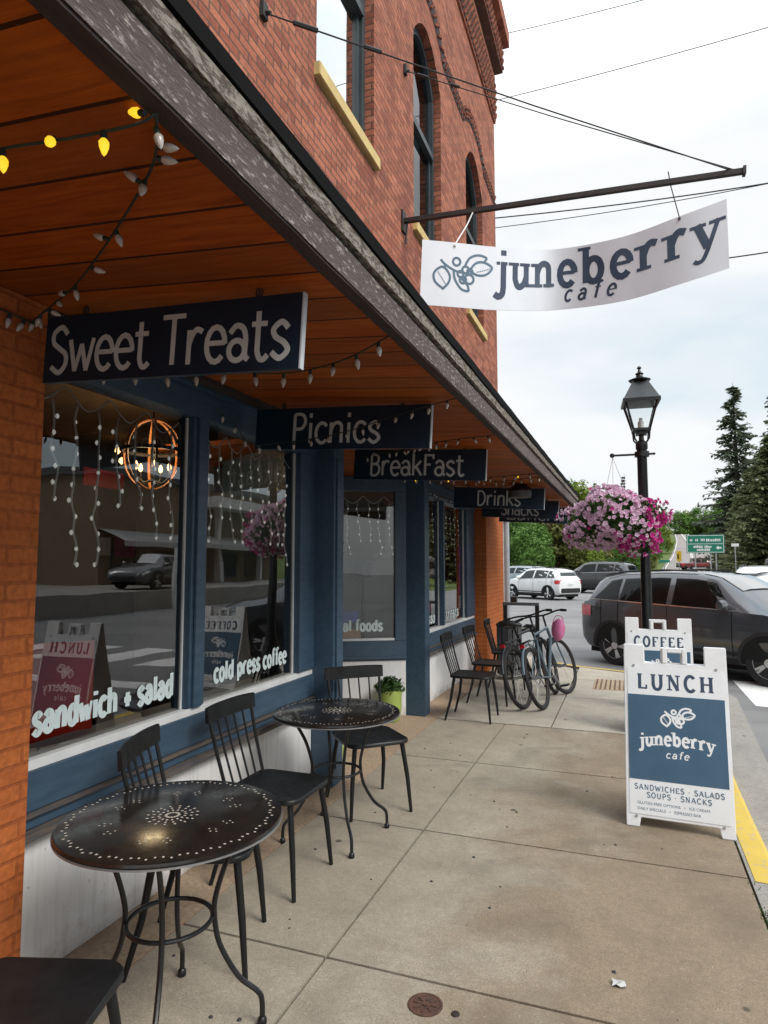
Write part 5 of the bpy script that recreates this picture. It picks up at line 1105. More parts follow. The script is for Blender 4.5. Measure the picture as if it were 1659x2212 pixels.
def car(name, label, cat, loc, heading, body, tab, wb=1.33, scale=1.0, rw_=.35, tail='taillight', group=None, rails=True, win=None, hatchback=True):
    t = thing(name, label, cat, loc, heading, group); t.scale = (scale,) * 3
    def col(i): return [(r[0], r[i]) for r in tab]
    def ring(r):
        x, yw, b, be, ro, yr = r; h = ro - be
        half = [(0, b - .02), (yw * .86, b - .015), (yw * .97, b + .10), (yw, lerp(b, be, .45)), (yw * .992, lerp(b, be, .78)), (yw * .965, be), (lerp(yw * .965, yr, .5) + .012, lerp(be, ro - .05, .5)), (yr + .01, ro - .055), (yr * .93, ro - .012), (yr * .6, ro + .008), (0, ro + .014)]
        return [(x, y, z) for y, z in half] + [(x, -y, z) for y, z in half[-2:0:-1]]
    mb = MB(); rows = [ring(r) for r in tab]; mb.loft(rows, close=True); n = len(rows[0]); mb.f += [tuple(range(n))[::-1], tuple(range(len(mb.v) - n, len(mb.v)))]; mb.m += [0, 0]
    obj('body', mb, body, t, smooth=38)
    ya = lambda x, z: lerp(interp(x, col(1)) * .965, interp(x, col(5)) + .01, max(0, min(1, (z - interp(x, col(3))) / max(.05, interp(x, col(4)) - .055 - interp(x, col(3)))))) + .006
    def side_low(x, z):
        b, be, yw = interp(x, col(2)), interp(x, col(3)), interp(x, col(1)); f = (z - b) / (be - b)
        return interp(f, [(0, yw * .9), (.1, yw * .97), (.45, yw), (.78, yw * .992), (1, yw * .965)]) + .006
    for s in (1, -1):
        for (xa0, xa1, xb0, xb1, dark) in win:        # bottom x range, top x range of each side window
            mb = MB(); rows = []
            for k in range(9):
                f = k / 8; rw2 = []
                for j in range(4):
                    g = j / 3; x = lerp(lerp(xa0, xb0, g), lerp(xa1, xb1, g), f); z = lerp(interp(x, col(3)) + .035, interp(x, col(4)) - .10, g); rw2.append((x, s * (ya(x, z) + .003), z))
                rows.append(rw2)
            mb.loft(rows); obj('window', mb, M['carglass'], t)
        xa, xb = min(w[0] for w in win), max(w[1] for w in win)
        mb = MB(); mb.loft([[(x, s * (ya(x, interp(x, col(3)) + .02) + q), interp(x, col(3)) + zz) for q, zz in ((-.002, .008), (.008, .010), (.008, .028), (-.002, .030))] for x in [lerp(xa - .05, xb + .05, k / 14) for k in range(15)]], close=True); obj('window_trim', mb, M['chrome'], t)
        for x in (win[0][1] - .18 if len(win) > 1 else 0, win[1][1] - .2 if len(win) > 1 else .5):
            z = interp(x, col(3)) - .12; mb = MB(); mb.obox((x - .25, s * (side_low(x - .25, z) + .014), z), (.09, 0, 0), (0, .014, 0), (0, 0, .014)); obj('door_handle', mb, body, t, bevel=.006)
        mb = MB(); seams = [lerp(w[1], w[3], .2) + .03 for w in win]
        for x in seams + [win[0][0] + .18]:
            zs = [lerp(interp(x, col(2)) + .10, interp(x, col(3)) + .02, k / 8) for k in range(9)]
            mb.loft([[(x - .006, s * (side_low(x, z) - .001), z), (x + .006, s * (side_low(x, z) - .001), z)] for z in zs])
        obj('door_seam', mb, M['darkgap'], t)
        for xc in (-wb, wb):
            mb = MB(); inner = [(xc + (rw_ + .055) * cos(q), rw_ + (rw_ + .055) * sin(q)) for q in [radians(a) for a in range(-12, 193, 8)]]; outr = [(xc + (rw_ + .105) * cos(q), rw_ + (rw_ + .105) * sin(q)) for q in [radians(a) for a in range(-12, 193, 8)]]
            sl_ = lambda x, z: s * (side_low(x, max(z, interp(x, col(2)) + .02)) + .004)
            mb.loft([[(a[0], sl_(*a), a[1]), (b[0], sl_(*b) + s * .012, b[1])] for a, b in zip(inner, outr)]); mb.loft([[(b[0], sl_(*b) + s * .012, b[1]), (b[0], sl_(*b) - s * .02, b[1])] for b in outr]); obj('arch_cladding', mb, M['cladding'], t)
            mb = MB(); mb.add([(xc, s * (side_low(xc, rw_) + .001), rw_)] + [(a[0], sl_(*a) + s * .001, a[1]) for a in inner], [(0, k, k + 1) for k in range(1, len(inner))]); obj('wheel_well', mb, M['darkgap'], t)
            yo = s * (side_low(xc, rw_) + .012); mb = MB(); mb.lathe([(rw_ * .66, -.19), (rw_ * .97, -.19), (rw_, -.165), (rw_, -.035), (rw_ * .975, -.008), (rw_ * .80, 0), (rw_ * .66, -.008)], n=36)
            def place(mb): mb.v = [(xc + p[0], yo + s * p[2], rw_ + p[1]) for p in mb.v]; return mb
            w = obj('wheel', place(mb), M['tyre'], t, smooth=35)
            mb = MB(); mb.lathe([(0, -.06), (rw_ * .6, -.06), (rw_ * .665, -.012), (rw_ * .64, -.002), (rw_ * .60, -.03)], n=30); obj('rim', place(mb), M['darkgap'], w, smooth=35)
            mb = MB()
            for k in range(5):
                for da in (-.13, .13):
                    a = 2 * pi * k / 5 + da; a2 = 2 * pi * k / 5 + da * .9; c0, c1 = Vector((.05 * cos(a), .05 * sin(a), -.018)), Vector((rw_ * .63 * cos(a2), rw_ * .63 * sin(a2), -.006)); d_ = (c1 - c0) / 2; nn = Vector((-d_.y, d_.x, 0)).normalized() * .017
                    mb.obox((c0 + c1) / 2, d_, nn, (0, 0, .008))
            mb.lathe([(.07, -.03), (.065, -.004), (0, -.002)], n=16); mb.lathe([(rw_ * .615, -.014), (rw_ * .66, -.002), (rw_ * .665, -.012)], n=30); obj('spokes', place(mb), M['alloy'], w)
        mb = MB(); xs_ = [lerp(-wb + rw_ + .06, wb - rw_ - .06, k / 8) for k in range(9)]
        mb.loft([[(x, s * (side_low(x, interp(x, col(2)) + .18) + .003), interp(x, col(2)) + .18), (x, s * (side_low(x, interp(x, col(2)) + .05) + .012), interp(x, col(2)) + .10), (x, s * (interp(x, col(1)) * .93), interp(x, col(2)) - .01)] for x in xs_]); obj('sill_cladding', mb, M['cladding'], t)
        mxx = win[-1][1] - .12; mz = interp(mxx, col(3)) + .10; my = interp(mxx, col(1))
        mb = MB(); mb.lathe([(0, -.10), (.07, -.09), (.085, -.03), (.085, .04), (.06, .09), (0, .10)], n=12); mb.v = [(mxx + p[0] * .8, s * (my + .10) + p[2] * 1.1, mz + p[1]) for p in mb.v]; mi = obj('mirror', mb, body, t, smooth=True)
        mb = MB(); mb.obox((mxx, s * (my - .01), mz - .06), (.03, 0, 0), (0, .06, 0), (0, 0, .02)); obj('mirror_stalk', mb, M['cladding'], mi)
        e0 = tab[1]; e1 = tab[2]; zt_ = e0[3] - .02
        mb = MB(); mb.loft([[(x, s * (side_low(x, z) + .012), z) for z in (e0[3] - .20, e0[3] - .10, e0[3] - .0)] for x in (e0[0] + .005, e0[0] + .08, e0[0] + .26)]); mb.loft([[(e0[0] - .012, s * y, z) for z in (e0[3] - .20, e0[3] - .10, e0[3])] for y in (e0[1] * .98, e0[1] * .72)]); obj('tail_light', mb, M[tail], t)
        h0 = tab[-3]; mb = MB(); mb.loft([[(x, s * (side_low(x, z) + .010), z) for z in (interp(x, col(3)) - .13, interp(x, col(3)) - .02)] for x in [lerp(h0[0] - .25, h0[0] + .17, k / 5) for k in range(6)]]); obj('headlight', mb, M['headlight'], t)
        if rails:
            mb = MB(); mb.tube([(x, s * .56, interp(x, col(4)) + .03) for x in (-1.7, -1.3, -.5, .1)], .016, 6); obj('roof_rail', mb, M['cladding'], t)
    # windscreen: between the last roof stations and the cowl
    top = [r for r in tab if r[0] > 0 and r[4] - r[3] > .3]; a = top[-2] if len(top) > 1 else top[-1]
    ws = [r for r in tab if r[0] >= a[0]][:3]
    mb = MB(); rows = []
    for k in range(7):
        f = .06 + .88 * k / 6; x = lerp(ws[0][0], ws[2][0], f); zr = interp(x, col(4)); yr = interp(x, col(5)); rows.append([(x + .004, y * yr, zr + .022 + .012 * (1 - abs(y)) - (.02 if abs(y) > .85 else 0)) for y in (-.9, -.6, 0, .6, .9)])
    mb.loft(rows); obj('windscreen', mb, M['windscreen'], t, smooth=True)
    r0, r1 = tab[2], tab[3]
    if hatchback:
        mb = MB(); rows = []
        for k in range(5):
            f = .10 + .75 * k / 4; x = lerp(r0[0], r1[0], f); rows.append([(x - .014, y * lerp(r0[5], r1[5], f), lerp(r0[4], r1[4], f) + .012) for y in (-.88, -.5, 0, .5, .88)])
        mb.loft(rows); obj('rear_window', mb, M['carglass'], t, smooth=True)
    e = tab[0]; mb = MB(); mb.box(e[0] - .045, e[0] + .12, -e[1] * 1.02, e[1] * 1.02, e[2] - .06, e[2] + .17); obj('rear_bumper', mb, M['cladding'], t, bevel=.03)
    mb = MB(); mb.box(e[0] - .012, e[0] - .004, -.17, .17, e[3] - .16, e[3] - .06); obj('number_plate', mb, M['plate'], t)
    e = tab[-1]; mb = MB(); mb.box(e[0] - .10, e[0] + .03, -e[1] * 1.05, e[1] * 1.05, e[2] - .08, e[2] + .06); obj('front_bumper', mb, M['cladding'], t, bevel=.025)
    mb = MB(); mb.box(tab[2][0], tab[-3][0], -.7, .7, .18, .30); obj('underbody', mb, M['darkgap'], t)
    return t
WS = [(-1.78, -1.26, -1.52, -1.28, 1), (-1.22, -.30, -1.22, -.32, 1), (-.20, .86, -.22, .48, 1)]
WD = [(-1.02, -.08, -.86, -.10, 1), (.02, .92, .0, .52, 1)]
WP = [(-.86, -.10, -.84, -.12, 1), (0, .98, -.02, .62, 1)]
def road_car(x, y, a): return (x, y, gz(x, y))
hd = radians(-35); px_, py_ = .24, 12.7; scv = .95
suv = car('parked_suv', 'dark grey SUV turning behind the black lamp post, nearest of the cars', 'car', (px_ + 1.33 * scv * cos(hd), py_ + 1.33 * scv * sin(hd), -.12), hd, M['p_grey'], SUV, win=WS, scale=scv, tail='taillight_pale')
for x, y in ((.25, .38), (.25, -.38), (-.65, .38), (-.65, -.38)):
    mb = MB(); mb.box(x - .25, x + .25, y - .25, y + .25, .55, .72); mb.loft([[(x - .24 - .10 * f, y + w * g, .72 + .55 * f) for g in (-1, -.5, 0, .5, 1)] for f, w in ((0, .25), (.6, .24), (1, .18))]); mb.box(x - .40, x - .30, y - .12, y + .12, 1.29, 1.45); obj('seat', mb, M['cladding'], suv, bevel=.02)
mb = MB(); mb.tube([(.62 + .16 * cos(q) * .35, .38 + .17 * sin(q), 1.0 + .16 * cos(q)) for q in [2 * pi * i / 20 for i in range(20)]], .014, 6, closed=True); obj('steering_wheel', mb, M['cladding'], suv)
car('parked_suv', 'white SUV driving away on the far side of the junction', 'car', (-4.15, 34.0, -.12), radians(143), M['p_white'], SUV, win=WS, scale=.92)
car('minivan', 'black minivan behind the white SUV at the junction', 'car', (-1.7, 42, -.12), radians(158), M['p_black'], SUV, win=WS, scale=1.12)
car('parked_car', 'silver blue hatchback waiting behind the white SUV', 'car', (-6.9, 45, -.12), radians(150), M['p_silver'], HATCH, win=WS, scale=1.08)
car('parked_car', 'white sedan mostly hidden left of the silver hatchback', 'car', (-8.6, 49, -.12), radians(120), M['p_white'], SEDAN, win=WD, rails=False, hatchback=False)
car('parked_suv', 'white SUV at the right edge behind the dark SUV windscreen', 'car', (4.1, 23.5, -.12), radians(75), M['p_white'], SUV, win=WS, scale=1.0)
car('parked_car', 'white hatchback with red tail light at the right frame edge', 'car', (4.05, 18.4, -.12), radians(60), M['p_white'], HATCH, win=WS, scale=1.0)
car('pickup_truck', 'dark red pickup truck on the hill road under the green sign', 'truck', (9.2, 98, gz(6, 98) + .02), radians(15), M['p_red'], PICKUP, win=WP, wb=1.7, rw_=.40, rails=False, hatchback=False)
o = obj('raised_lot', MB().box(12.6, 40, 10, 40, -.115, .62), M['walk_grey']); tag(o, kind='structure')
car('parked_car', 'dark car parked on the raised lot across the street, seen in the shop window', 'car', (14.3, 22.5, .62), radians(-100), M['p_grey'], SEDAN, win=WD, rails=False, hatchback=False)
car('parked_car', 'dark hatchback parked across the street, seen at the edge of the window reflection', 'car', (9.6, 6.2, -.12), radians(-90), M['p_black'], HATCH, win=WS)
# buildings across the street, seen in the window glass
for (x0, x1, y0, y1, h, m, lab) in ((15.5, 24, -9, 9.5, 5.2, 'shop_dark', 'dark low shop across the street seen in the window reflections'), (19, 28, 24, 40, 6.0, 'shop_tan', 'tan block building across the street beyond the raised lot')):
    t = thing('shop_building', lab, 'building', (x0, (y0 + y1) / 2, 0))
    mb = MB(); mb.box(x0, x1, y0, y1, -.2, h); obj('wall', mb, M[m], t, world=True)
    mb = MB(); mb.box(x0 - .3, x1 + .2, y0 - .2, y1 + .2, h + .002, h + .35); obj('roof', mb, M['slatgrey'], t, world=True)
    mb = MB(); mb.add([(x0 - 1.6, y0, 2.75), (x0 - 1.6, y1, 2.75), (x0 - .01, y1, 3.3), (x0 - .01, y0, 3.3), (x0 - 1.6, y0, 2.5), (x0 - 1.6, y1, 2.5)], [(0, 1, 2, 3), (0, 1, 5, 4)]); obj('awning', mb, M['in_white'], t, world=True)
    k = 0; y = y0 + .8
    while y + 2 < y1:
        mb = MB(); mb.box(x0 - .04, x0 - .005, y, y + 2, .9, 2.4); w = obj('window', mb, M['winframe'], t, world=True); mb = MB(); mb.box(x0 - .05, x0 - .042, y + .1, y + 1.9, 1.0, 2.3); obj('pane', mb, M['in_dark'] if k % 2 else M['in_wall'], w, world=True); y += 3; k += 1
t = thing('station_canopy', 'white flat canopy on posts across the street seen in the window reflections', 'canopy', (20, 35, 0))
mb = MB(); mb.box(17.5, 24, 31.5, 39, 4.9, 5.5); obj('canopy_roof', mb, M['whitetrim'], t, world=True)
for x, y in ((18.5, 33), (18.5, 37.5), (23, 33), (23, 37.5)): mb = MB(); mb.box(x - .15, x + .15, y - .15, y + .15, -.1, 4.9); obj('post', mb, M['whitetrim'], t, world=True)
t = thing('traffic_sign', 'white sign post across the street with a yellow marker, seen in the window', 'road sign', (12.2, 21.2, -.12)); mb = MB(); mb.box(12.15, 12.27, 21.15, 21.27, -.12, 2.3); obj('post', mb, M['whitetrim'], t, world=True); mb = MB(); mb.box(12.10, 12.14, 21.3, 21.75, .95, 1.35); obj('marker', mb, M['yellowsign'], t, world=True)
# ------------------------------------------------------------------ trees
def crown_mesh(seed, h, w, base, nclump, nleaf, size, shape='round'):
    rr = random.Random(seed); mb = MB(); cl = []
    for i in range(nclump):
        z = rr.uniform(base, h * .97); f = (z - base) / (h - base)
        prof = sqrt(max(.02, 1 - (2 * min(1, f * 1.02) - .85) ** 2 * .85)) if shape == 'round' else (1 - f) ** .8 + .05
        a = rr.uniform(0, 2 * pi); r = w / 2 * prof * sqrt(rr.uniform(.15, 1)); cl.append((r * cos(a), r * sin(a), z, rr.uniform(.5, 1.15)))
    for x, y, z, s in cl:
        cr = .17 * w * s
        for k in range(nleaf):
            d = Vector((rr.gauss(0, 1), rr.gauss(0, 1), rr.gauss(0, .75))).normalized() * cr * rr.uniform(.55, 1.08); c = Vector((x, y, z)) + d
            n = (d.normalized() + Vector((rr.gauss(0, .6), rr.gauss(0, .6), rr.gauss(.3, .6)))).normalized(); tt = n.orthogonal().normalized(); a = rr.uniform(0, 6.28); tt = tt * cos(a) + n.cross(tt) * sin(a); bb = n.cross(tt); L_ = size * rr.uniform(.6, 1.3)
            mb.add([c - tt * L_, c - bb * L_ * .5 + tt * L_ * .1, c + tt * L_, c + bb * L_ * .55], [(0, 1, 2, 3)])
    me = bpy.data.meshes.new('crown'); me.from_pydata(mb.v, [], mb.f); return me, cl
def trunk_mesh(seed, h, r, cl):
    rr = random.Random(seed); mb = MB(); mb.tube([(0, 0, -.4), (.05 * h * .1, .02, h * .3), (rr.uniform(-.2, .2), rr.uniform(-.2, .2), h * .62), (rr.uniform(-.3, .3), rr.uniform(-.3, .3), h * .9)], [r, r * .8, r * .5, r * .15], 8)
    for x, y, z, s in cl[:26]:
        z0 = max(h * .12, z - .55 * sqrt(x * x + y * y) - .4); mb.tube([(0, 0, z0), (x * .5, y * .5, lerp(z0, z, .6)), (x, y, z)], [r * .32, r * .2, r * .06], 5)
    me = bpy.data.meshes.new('trunk'); me.from_pydata(mb.v, [], mb.f); me.materials.append(M['bark']); return me
def conifer_mesh(seed, h, w, base, layers, per, droop, sparse=0.0, size=.20):
    rr = random.Random(seed); nb = MB(); wb_ = MB(); wb_.tube([(0, 0, -.5), (.04, 0, h * .5), (0, 0, h * .99)], [.018 * h, .011 * h, .01], 8)
    for i in range(layers):
        f = (i + rr.uniform(-.3, .3)) / layers; z = lerp(base, h * .985, max(0, f)); L_ = w / 2 * ((1 - f) ** .75) * 1.0 + .12
        for k in range(max(3, int(per * (1 - .55 * f)))):
            if rr.random() < sparse: continue
            a = rr.uniform(0, 2 * pi); ln = L_ * rr.uniform(.55, 1.12); dz = -droop * ln * rr.uniform(.5, 1.2); ca, sa = cos(a), sin(a)
            tip = Vector((ln * ca, ln * sa, z + dz + .12 * ln)); mid = Vector((ln * .5 * ca, ln * .5 * sa, z + dz * .6)); b0 = Vector((0, 0, z))
            wb_.tube([b0, mid, tip], [.012 * ln + .012, .01 * ln + .006, .004], 4, caps=False)
            n_ = int(5 + ln * 7 / (size / .2))
            for j in range(n_):
                g = .18 + .85 * j / n_; p = (b0.lerp(mid, g * 2) if g < .5 else mid.lerp(tip, min(1, g * 2 - 1)))
                for s in (-1, 1):
                    sd_ = Vector((-sa * s, ca * s, 0)); o_ = (sd_ * rr.uniform(.3, 1.0) + Vector((ca, sa, 0)) * rr.uniform(.2, .9) + Vector((0, 0, rr.uniform(-.9, .25)))).normalized(); q = size * rr.uniform(.7, 1.5) * (1.25 - .5 * g); u_ = o_.cross(Vector((0, 0, 1)) + sd_ * .3).normalized() * q * .28
                    nb.add([p - u_ * .4, p + o_ * q * .5 - u_, p + o_ * q, p + o_ * q * .5 + u_], [(0, 1, 2, 3)])
    m1 = bpy.data.meshes.new('crown'); m1.from_pydata(nb.v, [], nb.f); m2 = bpy.data.meshes.new('trunk'); m2.from_pydata(wb_.v, [], wb_.f); m2.materials.append(M['bark']); return m1, m2
def tree(name, label, x, y, me, tr, mat, s=1.0, rz=0, sz=1.0, group=None):
    t = thing(name, label, 'tree', (x, y, gz(x, y) - .05), rz, group); t.scale = (s, s, s * sz)
    c = bpy.data.objects.new('crown', me.copy() if me.materials and me.materials[0] != mat else me)
    if not c.data.materials: c.data.materials.append(mat)
    elif c.data.materials[0] != mat: c.data.materials[0] = mat
    link(c, t); link(bpy.data.objects.new('trunk', tr), t); return t
DEC = []
for i in range(4):
    me, cl = crown_mesh(100 + i, 9.0, 7.5, 1.0 + .4 * (i % 2), 64, 62, .27); DEC.append((me, trunk_mesh(i, 9.0, .2, cl)))
g1 = 'trees beyond the junction'
def pxx(px, y): return y * {0: 0}.get(px, math.tan(radians(-20.5) + math.atan((px - 829.5) / 1400)))   # bearing table used once to set tree positions
TR = [(1100, 74, 'leaf_green', .80, 'bushy green tree just right of the brick corner, behind the cars'), (1150, 70, 'leaf_green', .62, 'low mid-green tree behind the silver hatchback'), (1180, 80, 'leaf_yellow', .85, 'bright yellow-green tree between the brick corner and the flower basket'),
      (1228, 78, 'leaf_brown', .86, 'rust-tinged olive tree above the white SUV'), (1262, 76, 'leaf_olive', .92, 'olive tree behind the flower basket'), (1300, 82, 'leaf_olive', .95, 'broad olive tree behind the left half of the flower basket'),
      (1250, 96, 'leaf_yellow', 1.32, 'tall yellow-green tree showing above the canopy tip'), (1215, 100, 'leaf_green', 1.38, 'tall green tree above the end of the canopy'), (1335, 84, 'leaf_green', .95, 'green tree below the flower basket'), (1352, 90, 'leaf_green', .92, 'green tree left of the lamp post near the road verge'),
      (1362, 100, 'leaf_green', .80, 'green tree behind the lamp post at the left verge of the hill road'), (1060, 78, 'leaf_green', 1.0, 'green tree largely hidden behind the brick corner'), (1398, 150, 'leaf_green', .95, 'green roadside tree left of the far road bend'),
      (1125, 92, 'leaf_green', 1.05, 'dark green tree under the signs, behind the yellow-green tree'), (1285, 66, 'leaf_yellow', .34, 'small yellow-green bush on the verge behind the black minivan'), (1160, 66, 'leaf_green', .42, 'small green bush on the verge behind the silver hatchback'), (1345, 70, 'leaf_green', .40, 'small green bush on the verge above the dark SUV roof'), (1398, 96, 'leaf_olive', .42, 'small olive bush at the left verge just past the lamp post'), (1412, 118, 'leaf_green', .55, 'green bush at the left verge of the hill road'), (1428, 140, 'leaf_yellow', .6, 'yellow-green bush higher on the left verge of the hill road')]
for i, (px, y, m, s, lab) in enumerate(TR):
    me, tr = DEC[i % 4]; tree('broadleaf_tree', lab, pxx(px, y), y, me, tr, M[m], s, i * 1.3, 1.0, g1)
for i, (px, y, s, m, lab) in enumerate([(1468, 232, .95, 'leaf_green', 'leafy tree at the top of the hill road, left of centre'), (1497, 240, .78, 'leaf_green', 'small leafy tree at the hill crest above the green sign'), (1528, 238, .86, 'leaf_yellow', 'lighter leafy tree at the hill crest above the green sign'), (1555, 225, .92, 'leaf_green', 'leafy tree at the hill crest beside the spruce'),
                                       (1434, 228, .95, 'leaf_green', 'taller leafy tree where the hill road meets the left wood'), (1392, 190, 1.1, 'leaf_green', 'large leafy tree behind the lamp post on the left slope'), (1512, 236, 1.1, 'leaf_green', 'tall green tree directly above the green highway sign'), (1570, 210, 1.15, 'leaf_green', 'green tree filling the gap between the highway sign and the conifers'), (1484, 238, 1.0, 'leaf_yellow', 'pale green tree just left above the highway sign')]):
    me, tr = DEC[(i + 1) % 4]; tree('broadleaf_tree', lab, pxx(px, y), y, me, tr, M[m], s, i * .9, 1.0, 'trees along the hill crest')
cA = conifer_mesh(5, 20, 9.2, 1.5, 44, 13, .42, .12, .46); cB = conifer_mesh(8, 13, 9.0, .4, 40, 22, .30, .0, .42); cC = conifer_mesh(9, 12, 3.2, .8, 26, 9, .3, .1, .30)
def rtree(name, lab, px, y, c, m, s, sz=1.0, rz=0): return tree(name, lab, pxx(px, y), y, c[0], c[1], M[m], s, rz, sz, 'conifers on the right hillside')
rtree('spruce_tree', 'tall thin-topped dark spruce rising highest at the right edge', 1597, 66, cA, 'needle', .93)
rtree('pine_tree', 'dense olive pine in front of the tall spruce', 1625, 58, cB, 'needle2', .72, 1.0, 1); rtree('pine_tree', 'dense olive pine at the right frame edge', 1672, 55, cB, 'needle2', .86, 1.0, 2.2); rtree('pine_tree', 'dark pine low beside the green sign, left of the spruce', 1578, 70, cB, 'needle', .60, .95, 4); rtree('pine_tree', 'mid-height olive pine between the spruce and the green sign', 1600, 63, cB, 'needle2', .62, 1.0, 5)
rtree('spruce_tree', 'dark spruce beyond the right frame edge behind the olive pine', 1690, 68, cA, 'needle', .85, 1.0, 2)
for k, (px, y, s) in enumerate([(1352, 118, 1.30), (1286, 122, 1.22), (1372, 116, 1.05)]):
    tree('spruce_tree', ('slim spruce tip above the flower basket, nearest the lamp post', 'slim spruce tip above the left of the flower basket', 'short slim spruce between the basket and the lamp post')[k], pxx(px, y), y, cC[0], cC[1], M['needle'], s, k, 1.0, 'spruce tips above the basket')
for k, (px, y, s) in enumerate([(1512, 250, 1.15), (1538, 252, 1.0)]):
    tree('spruce_tree', ('thin dark conifer on the hill crest above the green sign', 'second thin dark conifer on the hill crest beside the spruce')[k], pxx(px, y), y, cC[0], cC[1], M['needle'], s, k, 1.0, 'thin conifers on the hill crest')
# rubble wall on the right slope
t = thing('rock_wall', 'dark rubble rock wall on the right hillside above the white cars', 'wall', (9, 45, 0)); mb = MB(); rr = random.Random(4)
for i in range(120):
    x = 8.2 + 5 * rr.random(); y = 46 + rr.uniform(-.6, .6); z = rr.uniform(.9, 2.0) + (x - 9) * .1; s_ = rr.uniform(.15, .36)
    mb.lathe([(0, -s_ * .7), (s_ * rr.uniform(.7, 1.1), -s_ * .35), (s_ * rr.uniform(.8, 1.2), s_ * .2), (s_ * .5, s_ * .6), (0, s_ * .7)], (x, y, z), 6, rot=rr.random() * 3)
obj('stones', mb, M['rock'], t, world=True)

# ------------------------------------------------------------------ road signs and overhead wires
t = thing('road_sign', 'large green highway sign with white lines and arrow on posts', 'road sign', (4.7, 47, 0)); yS = 47.0
mb = MB(); mb.box(3.69, 5.93, yS, yS + .04, 2.36, 3.56); obj('board', mb, M['greensign'], t, world=True)
mb = MB()
for a, b, c, d in ((3.73, 5.89, 2.40, 2.43), (3.73, 5.89, 3.49, 3.52), (3.73, 3.76, 2.43, 3.49), (5.86, 5.89, 2.43, 3.49), (3.73, 5.89, 2.945, 2.975)): mb.box(a, b, yS - .012, yS - .002, c, d)
fl_ = lambda u, v, d: (u, yS - .006 - d, v)
for a, b, z in ((3.90, 4.10, 3.14), (4.22, 4.42, 3.14), (4.55, 4.78, 3.14), (4.86, 5.70, 3.12), (4.10, 4.66, 2.70), (4.76, 5.20, 2.70), (4.30, 5.1, 2.50)):
    x = a
    while x < b - .03: w = R.uniform(.05, .10); mb.box(x, min(b, x + w), yS - .012, yS - .002, z, z + R.uniform(.11, .17)); x += w + .028
mb.add([(5.42, yS - .008, 2.70), (5.58, yS - .008, 2.84), (5.58, yS - .008, 2.75), (5.74, yS - .008, 2.75), (5.74, yS - .008, 2.65), (5.58, yS - .008, 2.65), (5.58, yS - .008, 2.56)], [tuple(range(7))])
obj('legend', mb, M['whitetrim'], t, world=True)
for x in (4.2, 5.1, 5.42): mb = MB(); mb.box(x - .035, x + .035, yS + .041, yS + .10, -.12, 3.2); obj('post', mb, M['galv'], t, world=True)
t = thing('warning_sign', 'small yellow warning sign left of the green highway sign', 'road sign', (4.05, 60, 0)); mb = MB(); mb.box(3.92, 4.30, 60, 60.03, 1.9, 2.75); obj('board', mb, M['yellowsign'], t, world=True); mb = MB(); mb.box(3.98, 4.08, 59.98, 59.995, 2.1, 2.5); obj('symbol', mb, M['darkgap'], t, world=True); mb = MB(); mb.box(4.08, 4.14, 60.031, 60.08, -.2, 2.6); obj('post', mb, M['galv'], t, world=True)
t = thing('traffic_sign', 'small white arrow sign at the foot of the right hillside', 'road sign', (6.8, 50, 0)); mb = MB(); mb.box(6.72, 7.18, 50, 50.03, 2.85, 3.05); obj('board', mb, M['whitetrim'], t, world=True); mb = MB(); mb.box(6.92, 6.98, 50.031, 50.07, 0, 3.0); obj('post', mb, M['galv'], t, world=True)
t = thing('street_sign', 'small green street name sign low beside the lamp post', 'road sign', (1.95, 38, 0)); mb = MB(); mb.box(1.6, 2.15, 38, 38.02, 1.72, 1.86); obj('board', mb, M['greensign'], t, world=True); mb = MB(); mb.box(1.85, 1.9, 38.021, 38.06, -.1, 1.85); obj('post', mb, M['galv'], t, world=True)
for k, (a, b, r_, lab) in enumerate([((-14, 40, 36.8), (16, 40, 36.0), .024, 'thin overhead wire highest in the sky'), ((-16, 40, 31.9), (22, 40, 32.9), .024, 'thin overhead wire just under the highest wire'), ((-9.5, 28, 17.6), (16, 28, 16.55), .028, 'black overhead cable passing behind the banner bar'), ((-9.5, 28, 17.0), (14, 28, 16.9), .018, 'thin overhead cable just below the black cable behind the banner'), ((-2, 28, 14.05), (14, 28, 14.4), .028, 'short dark cable leaving the banner edge to the right')]):
    a = Vector(a); b = Vector(b); mb = MB(); mb.tube([a.lerp(b, i / 16) - Vector((0, 0, .5 * sin(pi * i / 16))) for i in range(17)], r_, 5); o = obj('overhead_wire', mb, M['wire']); tag(o, lab, 'cable', 'overhead wires in the sky')

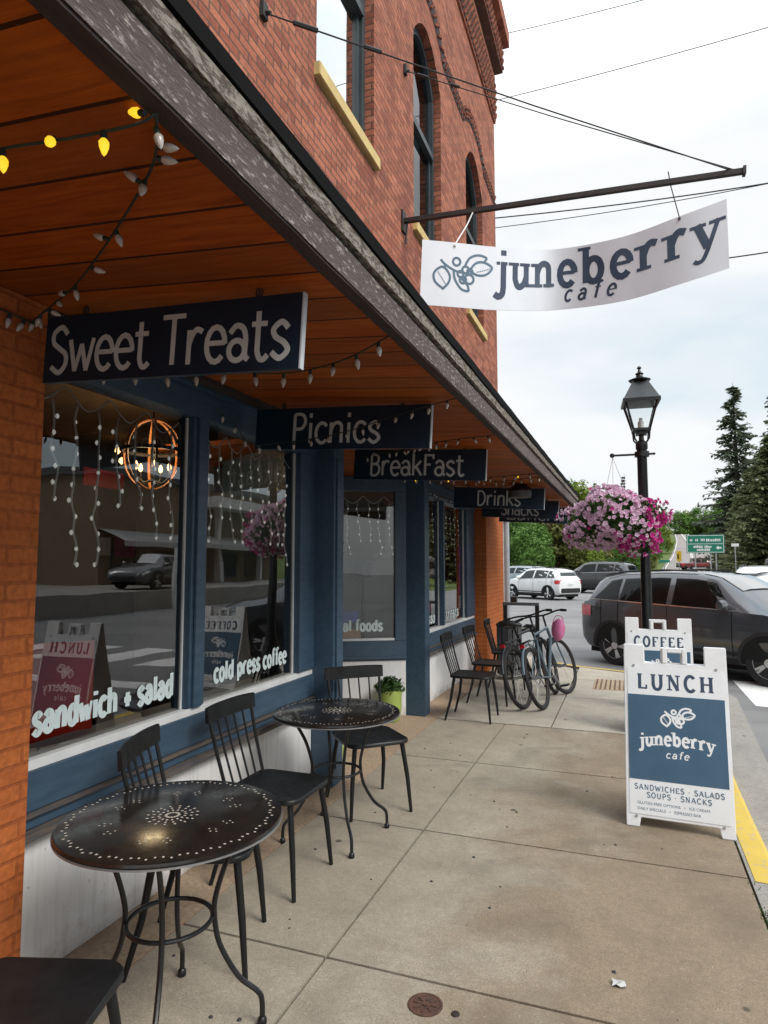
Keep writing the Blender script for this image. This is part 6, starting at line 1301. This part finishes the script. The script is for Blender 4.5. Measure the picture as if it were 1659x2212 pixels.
# ------------------------------------------------------------------ small things on the sidewalk
t = thing('valve_cover', 'round rusty iron valve cover set in the sidewalk', 'valve cover', (-.735, 2.395, .001))
mb = MB(); mb.lathe([(.064, 0), (.064, .003), (.056, .004), (.054, .0015), (.0, .002)], n=28); obj('plate', mb, M['rust'], t)
mb = MB()
for k in range(8): a = 2 * pi * k / 8; mb.obox((.032 * cos(a), .032 * sin(a), .0035), (.012 * cos(a), .012 * sin(a), 0), (-.004 * sin(a), .004 * cos(a), 0), (0, 0, .001))
mb.lathe([(.012, .002), (.012, .005), (0, .005)], n=10); obj('ribs', mb, M['rust'], t)
o = obj('pavement_stud', MB().lathe([(.016, .0), (.014, .004), (0, .005)], (-.62, 2.385, .001), 12), M['iron']); tag(o, 'small dark stud beside the rusty valve cover', 'stud')
t = thing('drain_grate', 'rust-brown tactile iron plate near the street corner', 'drain grate', (-.2, 9.3, .001)); mb = MB(); mb.box(-.47, .08, 8.93, 9.72, .0, .004); obj('plate', mb, M['edging'], t, world=True)
mb = MB()
for i in range(9):
    for j in range(13): mb.lathe([(.014, .004), (.009, .009), (0, .009)], (-.43 + .058 * i, 8.97 + .058 * j, 0), 6)
obj('studs', mb, M['rust'], t, world=True)
mb = MB(); mb.loft([[(-.10 + .016 * i + .004 * sin(j * 2), 2.74 + .018 * j, .004 + .010 * abs(sin(1.7 * i + j))) for i in range(4)] for j in range(3)]); o = obj('paper_scrap', mb, M['in_white']); tag(o, 'small crumpled white paper scrap on the sidewalk', 'litter')
rr = random.Random(21); mb = MB()
for i in range(46):
    x, y = rr.uniform(-1.85, .4), rr.uniform(1.9, 6.4); s_ = rr.uniform(.003, .010); mb.lathe([(s_, 0), (s_ * .6, s_ * .5), (0, s_ * .5)], (x, y, .0005), 6, rot=rr.random())
o = obj('grit_specks', mb, M['wire']); tag(o, kind='stuff'); 
rr = random.Random(33); mb = MB()
for i in range(190):
    y = rr.uniform(3.0, 3.6) if i < 130 else rr.uniform(1.5, 6.5); x = walk_x(y) + rr.gauss(0, .010); a = rr.uniform(0, 6.28); h = rr.uniform(.005, .016); mb.add([(x - .004, y, -.005), (x + .004, y, -.005), (x + h * cos(a) * .7, y + h * sin(a) * .7, h)], [(0, 1, 2)])
o = obj('joint_weeds', mb, M['petunia_leaf']); tag(o, kind='stuff')
